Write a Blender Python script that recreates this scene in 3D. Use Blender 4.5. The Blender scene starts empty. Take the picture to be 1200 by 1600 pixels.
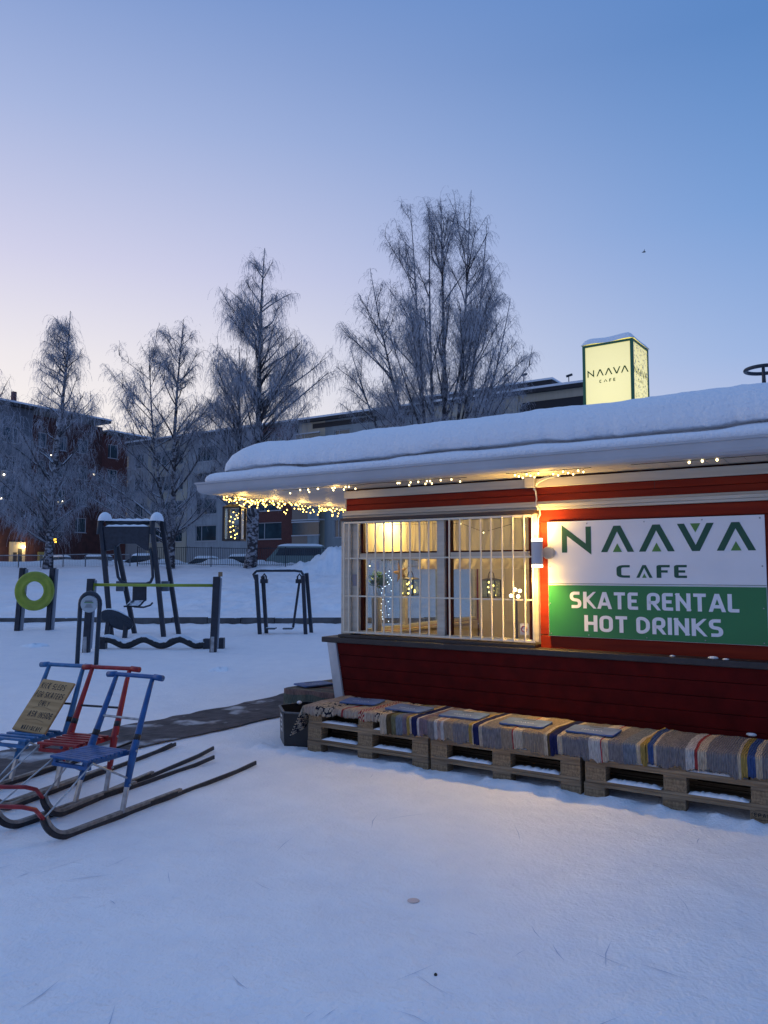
import bpy, math, random
import numpy as np
from mathutils import Vector, Matrix
R = math.radians
random.seed(7); rng = np.random.default_rng(7)
scene = bpy.context.scene
col = scene.collection

# ------------------------------------------------------------------ camera
cam = bpy.data.cameras.new('camera'); camo = bpy.data.objects.new('camera', cam); col.objects.link(camo)
camo.location = (0, 0, 1.575); camo.rotation_euler = (R(90) + math.atan(90/1200), 0, 0)
cam.sensor_fit = 'VERTICAL'; cam.sensor_height = 24; cam.lens = 24*1200/1600
cam.clip_start = .05; cam.clip_end = 2000
scene.camera = camo

# ------------------------------------------------------------------ world: winter dusk sky
w = bpy.data.worlds.new('World'); scene.world = w; w.use_nodes = True
nt = w.node_tree; nt.nodes.clear(); N = nt.nodes.new; L = nt.links.new
def wmath(op, a, b=None, c=None):
    n = N('ShaderNodeMath'); n.operation = op
    for i, v in enumerate((a, b, c)):
        if v is None: continue
        if isinstance(v, (int, float)): n.inputs[i].default_value = v
        else: L(v, n.inputs[i])
    return n.outputs[0]
def wramp(fac, stops):
    n = N('ShaderNodeValToRGB'); L(fac, n.inputs[0]); cr = n.color_ramp; cr.interpolation = 'B_SPLINE' if len(stops) > 9 else 'LINEAR'
    while len(cr.elements) < len(stops): cr.elements.new(.5)
    for e, (p, c) in zip(cr.elements, stops): e.position = p; e.color = (*c, 1)
    return n.outputs[0]
def lin(r, g, b): return tuple(((c/255+.055)/1.055)**2.4 if c > 10 else c/255/12.92 for c in (r, g, b))
tc = N('ShaderNodeTexCoord'); sx = N('ShaderNodeSeparateXYZ'); L(tc.outputs['Generated'], sx.inputs[0])
X, Y, Z = sx.outputs
e = wmath('MAXIMUM', Z, 0.0)
hl = wmath('SQRT', wmath('ADD', wmath('ADD', wmath('MULTIPLY', X, X), wmath('MULTIPLY', Y, Y)), 1e-4))
dt = wmath('DIVIDE', wmath('ADD', wmath('MULTIPLY', X, -.766), wmath('MULTIPLY', Y, .643)), hl)
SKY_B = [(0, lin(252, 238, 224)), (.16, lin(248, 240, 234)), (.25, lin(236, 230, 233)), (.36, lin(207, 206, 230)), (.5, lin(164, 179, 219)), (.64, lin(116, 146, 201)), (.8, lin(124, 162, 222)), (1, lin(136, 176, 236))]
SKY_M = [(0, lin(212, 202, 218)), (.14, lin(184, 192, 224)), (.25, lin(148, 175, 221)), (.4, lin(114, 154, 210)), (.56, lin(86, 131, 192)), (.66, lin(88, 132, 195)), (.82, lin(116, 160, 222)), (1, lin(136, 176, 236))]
SKY_D = [(0, lin(84, 100, 146)), (.2, lin(80, 100, 154)), (.4, lin(74, 102, 162)), (.7, lin(110, 152, 216)), (1, lin(136, 176, 236))]  # the unseen zenith is brightened in every ramp to light the snow
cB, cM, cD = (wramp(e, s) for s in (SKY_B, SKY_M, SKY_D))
def wmix(f, a, b):
    n = N('ShaderNodeMix'); n.data_type = 'RGBA'; L(f, n.inputs[0]); L(a, n.inputs[6]); L(b, n.inputs[7]); return n.outputs[2]
def smooth(v, a, b):
    n = N('ShaderNodeMapRange'); n.interpolation_type = 'SMOOTHSTEP'; L(v, n.inputs[0]); n.inputs[1].default_value = a; n.inputs[2].default_value = b; return n.outputs[0]
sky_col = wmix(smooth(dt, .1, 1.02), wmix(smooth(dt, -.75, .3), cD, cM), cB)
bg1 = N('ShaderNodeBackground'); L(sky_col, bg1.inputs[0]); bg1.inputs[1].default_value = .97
sky = N('ShaderNodeTexSky'); sky.sky_type = 'NISHITA'; sky.sun_disc = False
sky.sun_elevation = R(2); sky.sun_rotation = R(-50)
bg2 = N('ShaderNodeBackground'); L(sky.outputs[0], bg2.inputs[0]); bg2.inputs[1].default_value = .004
ad = N('ShaderNodeAddShader'); L(bg1.outputs[0], ad.inputs[0]); L(bg2.outputs[0], ad.inputs[1])
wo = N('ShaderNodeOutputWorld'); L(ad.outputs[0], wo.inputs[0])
# faint glow of the sun still at the horizon
sl = bpy.data.lights.new('sun', 'SUN'); sl.energy = .04; sl.angle = R(12); sl.color = (1, .82, .72)
so = bpy.data.objects.new('sun', sl); col.objects.link(so); so.rotation_euler = (R(86), 0, R(50))
scene.view_settings.view_transform = 'Standard'; scene.view_settings.look = 'None'
scene.view_settings.exposure = .1; scene.view_settings.gamma = 1
scene.render.engine = 'CYCLES'
scene.cycles.max_bounces = 7; scene.cycles.transparent_max_bounces = 16; scene.cycles.diffuse_bounces = 3
scene.cycles.caustics_reflective = False; scene.cycles.caustics_refractive = False
scene.cycles.sample_clamp_indirect = 3; scene.cycles.use_denoising = True

# ------------------------------------------------------------------ frames and helpers
ROT = -math.radians(90 - 57.4)                       # the kiosk's own frame: u along the facade, v into it
KM = Matrix.Rotation(ROT, 4, 'Z'); WM = Matrix.Identity(4)
ORG = {}
def mat(name, color, rough=.7, metal=0., emit=None, es=0., var=0., vscale=5., bump=0., bscale=40., spec=.5, trans=0., alpha=1.):
    m = bpy.data.materials.new(name); m.use_nodes = True; n = m.node_tree; b = n.nodes['Principled BSDF']
    b.inputs['Base Color'].default_value = (*color, 1); b.inputs['Roughness'].default_value = rough
    b.inputs['Metallic'].default_value = metal; b.inputs['Specular IOR Level'].default_value = spec
    if emit: b.inputs['Emission Color'].default_value = (*emit, 1); b.inputs['Emission Strength'].default_value = es
    tcn = n.nodes.new('ShaderNodeTexCoord')
    if var:
        no = n.nodes.new('ShaderNodeTexNoise'); no.inputs['Scale'].default_value = vscale; no.inputs['Detail'].default_value = 6
        n.links.new(tcn.outputs['Object'], no.inputs['Vector'])
        rp = n.nodes.new('ShaderNodeValToRGB'); n.links.new(no.outputs[0], rp.inputs[0])
        rp.color_ramp.elements[0].position = .3; rp.color_ramp.elements[1].position = .7
        rp.color_ramp.elements[0].color = (*[max(0, c*(1-var)) for c in color], 1); rp.color_ramp.elements[1].color = (*[min(1, c*(1+var)) for c in color], 1)
        n.links.new(rp.outputs[0], b.inputs['Base Color'])
    if bump:
        no2 = n.nodes.new('ShaderNodeTexNoise'); no2.inputs['Scale'].default_value = bscale; no2.inputs['Detail'].default_value = 5
        n.links.new(tcn.outputs['Object'], no2.inputs['Vector'])
        bp = n.nodes.new('ShaderNodeBump'); bp.inputs['Strength'].default_value = bump; bp.inputs['Distance'].default_value = .02
        n.links.new(no2.outputs[0], bp.inputs['Height']); n.links.new(bp.outputs[0], b.inputs['Normal'])
    return m
def streaked(name, c1, c2, axis, scale, rough=.8, bump=.3, contrast=(.35, .65)):
    """noise stretched along one axis: wood grain, weathered paint"""
    m = mat(name, c1, rough); n = m.node_tree; b = n.nodes['Principled BSDF']
    t = n.nodes.new('ShaderNodeTexCoord'); mp = n.nodes.new('ShaderNodeMapping'); n.links.new(t.outputs['Object'], mp.inputs[0])
    s = [scale]*3; s[axis] = scale*.06; mp.inputs['Scale'].default_value = s
    no = n.nodes.new('ShaderNodeTexNoise'); no.inputs['Scale'].default_value = 1; no.inputs['Detail'].default_value = 7; n.links.new(mp.outputs[0], no.inputs['Vector'])
    rp = n.nodes.new('ShaderNodeValToRGB'); n.links.new(no.outputs[0], rp.inputs[0])
    rp.color_ramp.elements[0].position, rp.color_ramp.elements[1].position = contrast
    rp.color_ramp.elements[0].color = (*c1, 1); rp.color_ramp.elements[1].color = (*c2, 1); n.links.new(rp.outputs[0], b.inputs['Base Color'])
    bp = n.nodes.new('ShaderNodeBump'); bp.inputs['Strength'].default_value = bump; bp.inputs['Distance'].default_value = .004
    n.links.new(no.outputs[0], bp.inputs['Height']); n.links.new(bp.outputs[0], b.inputs['Normal'])
    return m
def glassmat(name, tint=(.9, .95, .95), refl=.05):
    m = bpy.data.materials.new(name); m.use_nodes = True; n = m.node_tree; n.nodes.clear()
    o = n.nodes.new('ShaderNodeOutputMaterial'); t = n.nodes.new('ShaderNodeBsdfTransparent'); g = n.nodes.new('ShaderNodeBsdfGlossy')
    t.inputs[0].default_value = (*tint, 1); g.inputs['Roughness'].default_value = .02
    lw = n.nodes.new('ShaderNodeLayerWeight'); lw.inputs[0].default_value = .35
    mr = n.nodes.new('ShaderNodeMath'); mr.operation = 'MULTIPLY_ADD'; mr.inputs[1].default_value = .35; mr.inputs[2].default_value = refl*.4; n.links.new(lw.outputs['Fresnel'], mr.inputs[0])
    mx = n.nodes.new('ShaderNodeMixShader'); n.links.new(mr.outputs[0], mx.inputs[0]); n.links.new(t.outputs[0], mx.inputs[1]); n.links.new(g.outputs[0], mx.inputs[2])
    n.links.new(mx.outputs[0], o.inputs[0]); return m
def sheer(name, color, a):
    m = bpy.data.materials.new(name); m.use_nodes = True; n = m.node_tree; n.nodes.clear()
    o = n.nodes.new('ShaderNodeOutputMaterial'); t = n.nodes.new('ShaderNodeBsdfTransparent'); d = n.nodes.new('ShaderNodeBsdfDiffuse'); tl = n.nodes.new('ShaderNodeBsdfTranslucent')
    d.inputs[0].default_value = tl.inputs[0].default_value = (*color, 1)
    m1 = n.nodes.new('ShaderNodeMixShader'); m1.inputs[0].default_value = .6; n.links.new(d.outputs[0], m1.inputs[1]); n.links.new(tl.outputs[0], m1.inputs[2])
    m2 = n.nodes.new('ShaderNodeMixShader'); m2.inputs[0].default_value = a; n.links.new(t.outputs[0], m2.inputs[1]); n.links.new(m1.outputs[0], m2.inputs[2])
    n.links.new(m2.outputs[0], o.inputs[0]); return m
def snowcap(m, thr=.55, amount=1., scale=9.):
    """snow lying on the faces that look up, patchy"""
    n = m.node_tree; b = n.nodes['Principled BSDF']
    g = n.nodes.new('ShaderNodeNewGeometry'); s = n.nodes.new('ShaderNodeSeparateXYZ'); n.links.new(g.outputs['Normal'], s.inputs[0])
    t = n.nodes.new('ShaderNodeTexCoord'); no = n.nodes.new('ShaderNodeTexNoise'); no.inputs['Scale'].default_value = scale; no.inputs['Detail'].default_value = 5; n.links.new(t.outputs['Object'], no.inputs['Vector'])
    a = n.nodes.new('ShaderNodeMath'); a.operation = 'MULTIPLY_ADD'; n.links.new(no.outputs[0], a.inputs[0]); a.inputs[1].default_value = .9; n.links.new(s.outputs[2], a.inputs[2])
    mr = n.nodes.new('ShaderNodeMapRange'); n.links.new(a.outputs[0], mr.inputs[0]); mr.inputs[1].default_value = thr+.4; mr.inputs[2].default_value = thr+.5; mr.inputs[4].default_value = amount
    mx = n.nodes.new('ShaderNodeMix'); mx.data_type = 'RGBA'; n.links.new(mr.outputs[0], mx.inputs[0]); mx.inputs[7].default_value = (.8, .82, .86, 1)
    src = b.inputs['Base Color']
    if src.links: n.links.new(src.links[0].from_socket, mx.inputs[6])
    else: mx.inputs[6].default_value = src.default_value
    n.links.new(mx.outputs[2], src); return m

class MB:
    def __init__(s): s.v = []; s.f = []; s.c = []
    def add(s, vs, fs, c=None):
        k = len(s.v); s.v += [tuple(p) for p in vs]; s.f += [tuple(i+k for i in f) for f in fs]
        if c is not None: s.c += [c]*len(fs)
        return s
    def box(s, x0, x1, y0, y1, z0, z1, c=None):
        return s.add([(x, y, z) for z in (z0, z1) for y in (y0, y1) for x in (x0, x1)],
                     [(0, 2, 3, 1), (4, 5, 7, 6), (0, 1, 5, 4), (2, 6, 7, 3), (0, 4, 6, 2), (1, 3, 7, 5)], c)
    def bar(s, a, b, w, h, up=(0, 0, 1)):
        """box beam from a to b, width w, height h"""
        a = Vector(a); b = Vector(b); d = (b-a).normalized(); sd = d.cross(Vector(up))
        if sd.length < 1e-4: sd = d.cross(Vector((1, 0, 0)))
        sd.normalize(); u = sd.cross(d)
        vs = [p + sd*(i*w/2) + u*(j*h/2) for p in (a, b) for (i, j) in ((-1, -1), (1, -1), (1, 1), (-1, 1))]
        return s.add(vs, [(3, 2, 1, 0), (4, 5, 6, 7), (0, 1, 5, 4), (1, 2, 6, 5), (2, 3, 7, 6), (3, 0, 4, 7)])
    def tube(s, pts, r, n=10, cap=True):
        pts = [Vector(p) for p in pts]; m = len(pts); rs = r if isinstance(r, (list, tuple)) else [r]*m
        t0 = (pts[1]-pts[0]).normalized(); nrm = t0.orthogonal().normalized(); vs = []
        for i, p in enumerate(pts):
            t = (pts[min(i+1, m-1)] - pts[max(i-1, 0)]).normalized()
            nrm = (nrm - t*nrm.dot(t)).normalized(); bn = t.cross(nrm)
            vs += [p + (nrm*math.cos(2*math.pi*k/n) + bn*math.sin(2*math.pi*k/n))*rs[i] for k in range(n)]
        fs = [(i*n+k, i*n+(k+1) % n, (i+1)*n+(k+1) % n, (i+1)*n+k) for i in range(m-1) for k in range(n)]
        if cap: fs += [tuple(range(n-1, -1, -1)), tuple((m-1)*n+k for k in range(n))]
        return s.add(vs, fs)
    def poly(s, pts, d):
        """prism: polygon pts (3-D) swept by vector d"""
        n = len(pts); d = Vector(d); p = [Vector(q) for q in pts]
        return s.add(p + [q+d for q in p], [tuple(range(n-1, -1, -1)), tuple(range(n, 2*n))] + [(i, (i+1) % n, n+(i+1) % n, n+i) for i in range(n)])
    def sphere(s, c, r, n=8, sz=1.):
        vs = [(c[0], c[1], c[2]-r*sz)]; k = n//2
        for i in range(1, k):
            a = math.pi*i/k
            vs += [(c[0]+r*math.sin(a)*math.cos(2*math.pi*j/n), c[1]+r*math.sin(a)*math.sin(2*math.pi*j/n), c[2]-r*sz*math.cos(a)) for j in range(n)]
        vs.append((c[0], c[1], c[2]+r*sz)); t = len(vs)-1
        fs = [(0, 1+(j+1) % n, 1+j) for j in range(n)]
        for i in range(k-2): fs += [(1+i*n+j, 1+i*n+(j+1) % n, 1+(i+1)*n+(j+1) % n, 1+(i+1)*n+j) for j in range(n)]
        fs += [(t, 1+(k-2)*n+j, 1+(k-2)*n+(j+1) % n) for j in range(n)]
        return s.add(vs, fs)
    def lathe(s, c, prof, n=24, axis=2):
        vs = []
        for r_, z in prof:
            for k in range(n):
                a = 2*math.pi*k/n; q = [r_*math.cos(a), r_*math.sin(a), z]
                if axis == 1: q = [q[0], q[2], q[1]]
                vs.append((c[0]+q[0], c[1]+q[1], c[2]+q[2]))
        m = len(prof)
        return s.add(vs, [(i*n+k, i*n+(k+1) % n, (i+1)*n+(k+1) % n, (i+1)*n+k) for i in range(m-1) for k in range(n)])
    def grid(s, nu, nv, fn, cf=None):
        vs = [fn(i/(nu-1), j/(nv-1)) for j in range(nv) for i in range(nu)]
        k = len(s.v); s.v += vs
        for j in range(nv-1):
            for i in range(nu-1):
                s.f.append((k+j*nu+i, k+j*nu+i+1, k+(j+1)*nu+i+1, k+(j+1)*nu+i))
                if cf: s.c.append(cf(i/(nu-1), j/(nv-1)))
        return s
    def xf(s, M):
        s.v = [tuple(M @ Vector(p)) for p in s.v]; return s
    def build(s, name, m, parent=None, org=(0, 0, 0), frame=None, bev=0, smooth=False, sub=0):
        me = bpy.data.meshes.new(name)
        if parent is not None: org, frame = ORG[parent.name]
        frame = frame or WM; o_ = Vector(org)
        me.from_pydata([Vector(p)-o_ for p in s.v], [], s.f)
        if s.c:
            at = me.color_attributes.new('col', 'BYTE_COLOR', 'CORNER'); k = 0
            for p, c in zip(me.polygons, s.c):
                for li in p.loop_indices: at.data[li].color = (*c, 1)
        me.materials.append(m)
        if smooth: me.shade_smooth()
        me.update()
        o = bpy.data.objects.new(name, me); col.objects.link(o)
        if parent is not None: o.parent = parent
        else: o.matrix_world = frame @ Matrix.Translation(o_)
        ORG[o.name] = (tuple(org), frame)
        if bev:
            b = o.modifiers.new('bevel', 'BEVEL'); b.width = bev; b.segments = 2; b.limit_method = 'ANGLE'; b.angle_limit = R(40)
        if sub:
            b = o.modifiers.new('sub', 'SUBSURF'); b.levels = b.render_levels = sub
        return o
def tag(o, label=None, cat=None, group=None, kind=None):
    for k, v in (('label', label), ('category', cat), ('group', group), ('kind', kind)):
        if v: o[k] = v
    return o
def empty(name, org, frame=WM, label=None, cat=None, group=None, rz=0.):
    o = bpy.data.objects.new(name, None); col.objects.link(o); o.empty_display_size = .1
    o.matrix_world = frame @ Matrix.Translation(Vector(org)) @ Matrix.Rotation(rz, 4, 'Z')
    ORG[o.name] = (tuple(org), frame); return tag(o, label, cat, group)
def dup(o, parent=None, kids=None):
    c = o.copy(); col.objects.link(c); ORG[c.name] = ORG[o.name]
    if parent is not None: c.parent = parent; c.matrix_parent_inverse = o.matrix_parent_inverse.copy()
    for ch in [x for x in list(ORGKIDS(o))]: dup(ch, c)
    return c
def ORGKIDS(o): return [x for x in bpy.data.objects if x.parent == o]
def light(name, kind, org, frame, power, color, parent=None, size=.02, rot=None, spot=None, sy=None):
    l = bpy.data.lights.new(name, kind); l.energy = power; l.color = color
    if kind in ('POINT', 'SPOT'): l.shadow_soft_size = size
    if kind == 'AREA': l.size = size; l.shape = 'RECTANGLE'; l.size_y = sy or size
    if spot: l.spot_size = R(spot); l.spot_blend = .6
    o = bpy.data.objects.new(name, l); col.objects.link(o)
    M = frame @ Matrix.Translation(Vector(org))
    if rot: M = M @ Matrix.Rotation(rot[0], 4, 'X') @ Matrix.Rotation(rot[1], 4, 'Y')
    if parent is not None:
        o.parent = parent; M = parent.matrix_basis.inverted() @ M
        o.matrix_basis = M
    else: o.matrix_world = M
    return o
def vnoise(x, y, seed=0):
    xi = np.floor(x).astype(int); yi = np.floor(y).astype(int); fx = x-xi; fy = y-yi
    def h(a, b):
        n = (a*374761393 + b*668265263 + seed*362437) & 0x7fffffff; n = ((n ^ (n >> 13))*1274126177) & 0x7fffffff
        return ((n ^ (n >> 16)) & 0xffff)/65535.
    fx = fx*fx*(3-2*fx); fy = fy*fy*(3-2*fy)
    return (h(xi, yi)*(1-fx)+h(xi+1, yi)*fx)*(1-fy) + (h(xi, yi+1)*(1-fx)+h(xi+1, yi+1)*fx)*fy - .5
def fbm(x, y, seed=0, o=4):
    t = 0; a = 1.
    for k in range(o): t = t + a*vnoise(x, y, seed+k); x = x*2.03+5.1; y = y*2.03+1.7; a *= .5
    return t
cu, cv_ = math.cos(ROT), math.sin(ROT)
def K2W(u, v): return (cu*u - cv_*v, cv_*u + cu*v)
def W2K(x, y): return (cu*x + cv_*y, -cv_*x + cu*y)

# ------------------------------------------------------------------ materials
def snowmat():
    m = mat('snow', (.8, .82, .86), .5, spec=.75); n = m.node_tree; b = n.nodes['Principled BSDF']; b.inputs['Sheen Weight'].default_value = .8; b.inputs['Sheen Roughness'].default_value = .4; b.inputs['Sheen Tint'].default_value = (.95, .97, 1, 1)
    t = n.nodes.new('ShaderNodeTexCoord'); hs = None
    no1 = n.nodes.new('ShaderNodeTexNoise'); no1.inputs['Scale'].default_value = 3.2; no1.inputs['Detail'].default_value = 8; no1.inputs['Roughness'].default_value = .62; n.links.new(t.outputs['Object'], no1.inputs['Vector'])
    no2 = n.nodes.new('ShaderNodeTexNoise'); no2.inputs['Scale'].default_value = 60; no2.inputs['Detail'].default_value = 4; n.links.new(t.outputs['Object'], no2.inputs['Vector'])
    no3 = n.nodes.new('ShaderNodeTexNoise'); no3.inputs['Scale'].default_value = 17; no3.inputs['Detail'].default_value = 5; no3.inputs['Distortion'].default_value = .2; n.links.new(t.outputs['Object'], no3.inputs['Vector'])
    s1 = n.nodes.new('ShaderNodeMath'); s1.operation = 'MULTIPLY_ADD'; n.links.new(no2.outputs[0], s1.inputs[0]); s1.inputs[1].default_value = .16; n.links.new(no1.outputs[0], s1.inputs[2])
    mr = n.nodes.new('ShaderNodeMapRange'); n.links.new(no3.outputs[0], mr.inputs[0]); mr.inputs[1].default_value = .5; mr.inputs[2].default_value = .72; mr.inputs[3].default_value = 0; mr.inputs[4].default_value = .05
    s2 = n.nodes.new('ShaderNodeMath'); s2.operation = 'ADD'; n.links.new(s1.outputs[0], s2.inputs[0]); n.links.new(mr.outputs[0], s2.inputs[1])
    bp = n.nodes.new('ShaderNodeBump'); bp.inputs['Strength'].default_value = .75; bp.inputs['Distance'].default_value = .05
    n.links.new(s2.outputs[0], bp.inputs['Height']); n.links.new(bp.outputs[0], b.inputs['Normal'])
    rp = n.nodes.new('ShaderNodeValToRGB'); n.links.new(no1.outputs[0], rp.inputs[0]); rp.color_ramp.elements[0].position = .3; rp.color_ramp.elements[1].position = .62
    rp.color_ramp.elements[0].color = (.80, .83, .88, 1); rp.color_ramp.elements[1].color = (.90, .915, .94, 1); n.links.new(rp.outputs[0], b.inputs['Base Color'])
    return m
SNOW = snowmat()
FSNOW = mat('packed_snow', (.84, .86, .89), .8, bump=.6, bscale=30, spec=.2)
RED = streaked('red_paint', (.19, .016, .007), (.26, .025, .008), 0, 30, .6, .15)
RED.node_tree.nodes['Principled BSDF'].inputs['Specular IOR Level'].default_value = .15
DRED = mat('dark_red_paint', (.055, .006, .005), .6, var=.2, vscale=12, spec=.2)
PRED = mat('panel_red_paint', (.085, .004, .0035), .7, var=.25, vscale=8, spec=.12)
CREAM = streaked('cream_paint', (.50, .45, .37), (.60, .55, .46), 0, 22, .55, .1)
WHITE = mat('white_paint', (.55, .55, .56), .5, var=.12, vscale=9)
GREYW = mat('pale_gutter_metal', (.42, .42, .44), .45, var=.08, vscale=3)
BLACKW = mat('black_wood', (.022, .018, .02), .45, var=.3, vscale=10, bump=.2)
WOOD = streaked('pallet_wood', (.15, .10, .06), (.34, .245, .15), 0, 45, .85, .5)
WOODV = streaked('pallet_block_wood', (.17, .11, .06), (.33, .23, .13), 1, 60, .85, .5)
SIGNW = streaked('raw_board', (.34, .19, .07), (.52, .31, .13), 0, 30, .7, .2)
DARKM = mat('dark_powder_coat', (.018, .026, .040), .4, var=.35, vscale=14, bump=.1)
DARKF = snowcap(mat('dark_frosted_metal', (.016, .024, .038), .42, var=.3, vscale=10), .62, .9, 6)
DARKP = mat('dark_square_post', (.014, .02, .033), .4, var=.4, vscale=8)
LIME = mat('lime_plastic', (.27, .33, .028), .4, var=.18, vscale=5)
BLUE = mat('blue_paint', (.012, .085, .25), .38, var=.3, vscale=18, bump=.15, bscale=60)
BLUE2 = mat('faded_blue_paint', (.035, .15, .32), .45, var=.3, vscale=18, bump=.15)
REDP = mat('red_gloss_paint', (.30, .014, .016), .38, var=.3, vscale=18, bump=.15)
STEEL = mat('galvanised_steel', (.36, .37, .38), .4, .6, var=.3, vscale=20)
RUN = mat('runner_steel', (.03, .03, .035), .42, .4, var=.5, vscale=20)
RUNT = mat('worn_runner_top', (.22, .20, .18), .6, .2, var=.5, vscale=22)
RUBB = mat('black_rubber', (.02, .02, .022), .6, bump=.3)
STONE = snowcap(mat('kerb_stone', (.10, .095, .095), .85, var=.35, vscale=3, bump=.6), .5, 1, 4)
MATM = snowcap(mat('rubber_walkway', (.050, .042, .046), .8, var=.6, vscale=6, bump=.9, bscale=12), 1.12, .5, 2.2)
GLASS = glassmat('window_glass')
DGLASS = mat('far_window_glass', (.03, .06, .075), .12, spec=.8, var=.4, vscale=.8)
BEIGEW = mat('cream_interior', (.62, .52, .36), .7, var=.06, vscale=4)
BULB = mat('warm_bulb', (1, .8, .4), .4, emit=(1, .62, .12), es=9)
BULBW = mat('white_bulb', (1, .9, .7), .4, emit=(1, .78, .36), es=5)
WIRE = mat('dark_wire', (.03, .04, .03), .6)
WCABLE = mat('white_cable', (.7, .68, .62), .5)
DG = mat('dark_green_print', (.006, .075, .042), .5)
LG = mat('leaf_green_print', (.075, .22, .045), .5)
GREENB = mat('green_panel', (.018, .17, .055), .45, var=.06, vscale=3)
SIGNWH = mat('white_panel', (.78, .77, .79), .4, var=.04, vscale=3)
PRINTW = mat('white_print', (.76, .77, .82), .5)
INK = mat('black_ink', (.012, .010, .012), .7)

# ------------------------------------------------------------------ ground
MX, MY = -1.9, 47.0
def height(x, y):
    x = np.asarray(x, float); y = np.asarray(y, float)
    h = .012*fbm(x*.7, y*.7, 3) + .008*fbm(x*3.1, y*3.1, 9) + .008*np.clip(fbm(x*6.5, y*6.5, 12)-.18, 0, 1)*(y < 22)
    u = cu*x + cv_*y; v = -cv_*x + cu*y
    # trodden, lumpy snow at the foot of the pallet bench
    h = h + np.where((u > -4.7) & (u < 1), np.exp(-((v-5.27)/.13)**2)*(.028+.055*fbm(x*9, y*9, 21)), 0)
    h = h + np.where((u > -5.2) & (u < 1) & (v > 4.6), np.exp(-((v-5.2)/.4)**2)*.012*fbm(x*24, y*24, 5, 3), 0)
    # drift in front of the kerb, the step, the rising field
    k = np.clip((y-17)/5.4, 0, 1)
    h = h + np.where(y < 22.36, .05*k*k + k*.10*fbm(x*.9, y*.9, 30)+k*k*.05*fbm(x*3, y*3, 31), 0)
    f = np.clip((y-22.36)/30, 0, 1)
    h = h + np.where(y >= 22.36, .20 + 1.58*(f**1.1) + .16*fbm(x*.3, y*.3, 40)*np.clip((y-22.4)/3, 0, 1) + .15*fbm(x*1.1, y*.8, 44)*np.clip((y-22.4)/2, 0.15, 1) + .07*fbm(x*3.2, y*2.2, 46, 3)*np.clip((y-22.4)/2, .1, 1), 0)
    # ploughed bank behind the fence and the big heap
    h = h + .45*np.exp(-((y-54.5)/1.2)**2)*(1+1.2*fbm(x*.6, y*.6, 50))
    d = np.sqrt(((x-MX)/2.6)**2 + ((y-MY)/2.0)**2)
    h = h + 1.25*np.exp(-d**2*1.3)*(1+.8*fbm(x*1.3, y*1.3, 60))
    d2 = np.sqrt(((x+4.2)/1.7)**2 + ((y-MY+.5)/1.5)**2)
    h = h + .45*np.exp(-d2**2)*(1+.8*fbm(x*1.8, y*1.8, 61))
    h = h + .25*np.clip((y-56)/30, 0, 1)
    return h
def spaced(dense, d, lo, hi, g=1.12, cap=6.):
    a, b = dense; xs = list(np.arange(a, b+1e-6, d)); s = d
    while xs[-1] < hi: s = min(s*g, cap); xs.append(xs[-1]+s)
    s = d; x0 = a; left = []
    while x0 > lo: s = min(s*g, cap); x0 -= s; left.append(x0)
    return np.array(left[::-1]+xs)
xs = spaced((-5.0, 5.0), .045, -260, 260, 1.06)
ys = list(np.arange(-120, 0, 6)) + list(np.arange(0, 1.6, .1)) + list(np.arange(1.6, 8.5, .04)) + list(np.arange(8.5, 17, .15)) + list(np.arange(17, 22.2, .12)) + [22.25, 22.30, 22.355, 22.365, 22.42] + list(np.arange(22.6, 60, .3)) + list(np.arange(60, 90, 1.5)) + list(np.arange(90, 700, 20))
ys = np.array(ys); GX, GY = np.meshgrid(xs, ys); GZ = height(GX, GY)
nx, ny = len(xs), len(ys)
me = bpy.data.meshes.new('snowy_ground'); co = np.stack([GX.ravel(), GY.ravel(), GZ.ravel()], 1).astype(np.float32)
ii = (np.arange(ny-1)[:, None]*nx + np.arange(nx-1)[None, :]).ravel()
fc = np.stack([ii, ii+1, ii+nx+1, ii+nx], 1).astype(np.int32)
def fastmesh(me, co, fc):
    k = fc.shape[1]
    me.vertices.add(len(co)); me.vertices.foreach_set('co', co.astype(np.float32).ravel())
    me.loops.add(fc.size); me.loops.foreach_set('vertex_index', fc.astype(np.int32).ravel())
    me.polygons.add(len(fc)); me.polygons.foreach_set('loop_start', (np.arange(len(fc))*k).astype(np.int32)); me.update(calc_edges=True)
fastmesh(me, co, fc); me.materials.append(SNOW); me.shade_smooth()
go = bpy.data.objects.new('snowy_ground', me); col.objects.link(go); tag(go, kind='structure')
def gz(x, y): return float(height(np.array([x]), np.array([y]))[0])

# kerb (granite blocks of irregular length)
kb = MB(); x = -40.
while x < 40:
    l = random.uniform(.9, 1.25); dz = random.uniform(-.015, .015)
    kb.box(x, x+l-.015, 22.24+random.uniform(-.012, .012), 22.37, -.1, .205+dz); x += l
tag(kb.build('kerb', STONE, bev=.015), kind='structure')

# dark rubber walkway strip beside the kiosk
def mfn(a, b):
    u = -6.38 + a*.88 + .05*math.sin(b*9+a) + (.06*float(vnoise(np.array([b*40]), np.array([a*3.]), 5)[0]) if a in (0, 1) else 0); v = 1.0 + b*6.9
    x, y = K2W(u, v); return (x, y, gz(x, y)+.016)
tag(MB().grid(18, 140, mfn).build('walkway', MATM, smooth=True), kind='structure')

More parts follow.
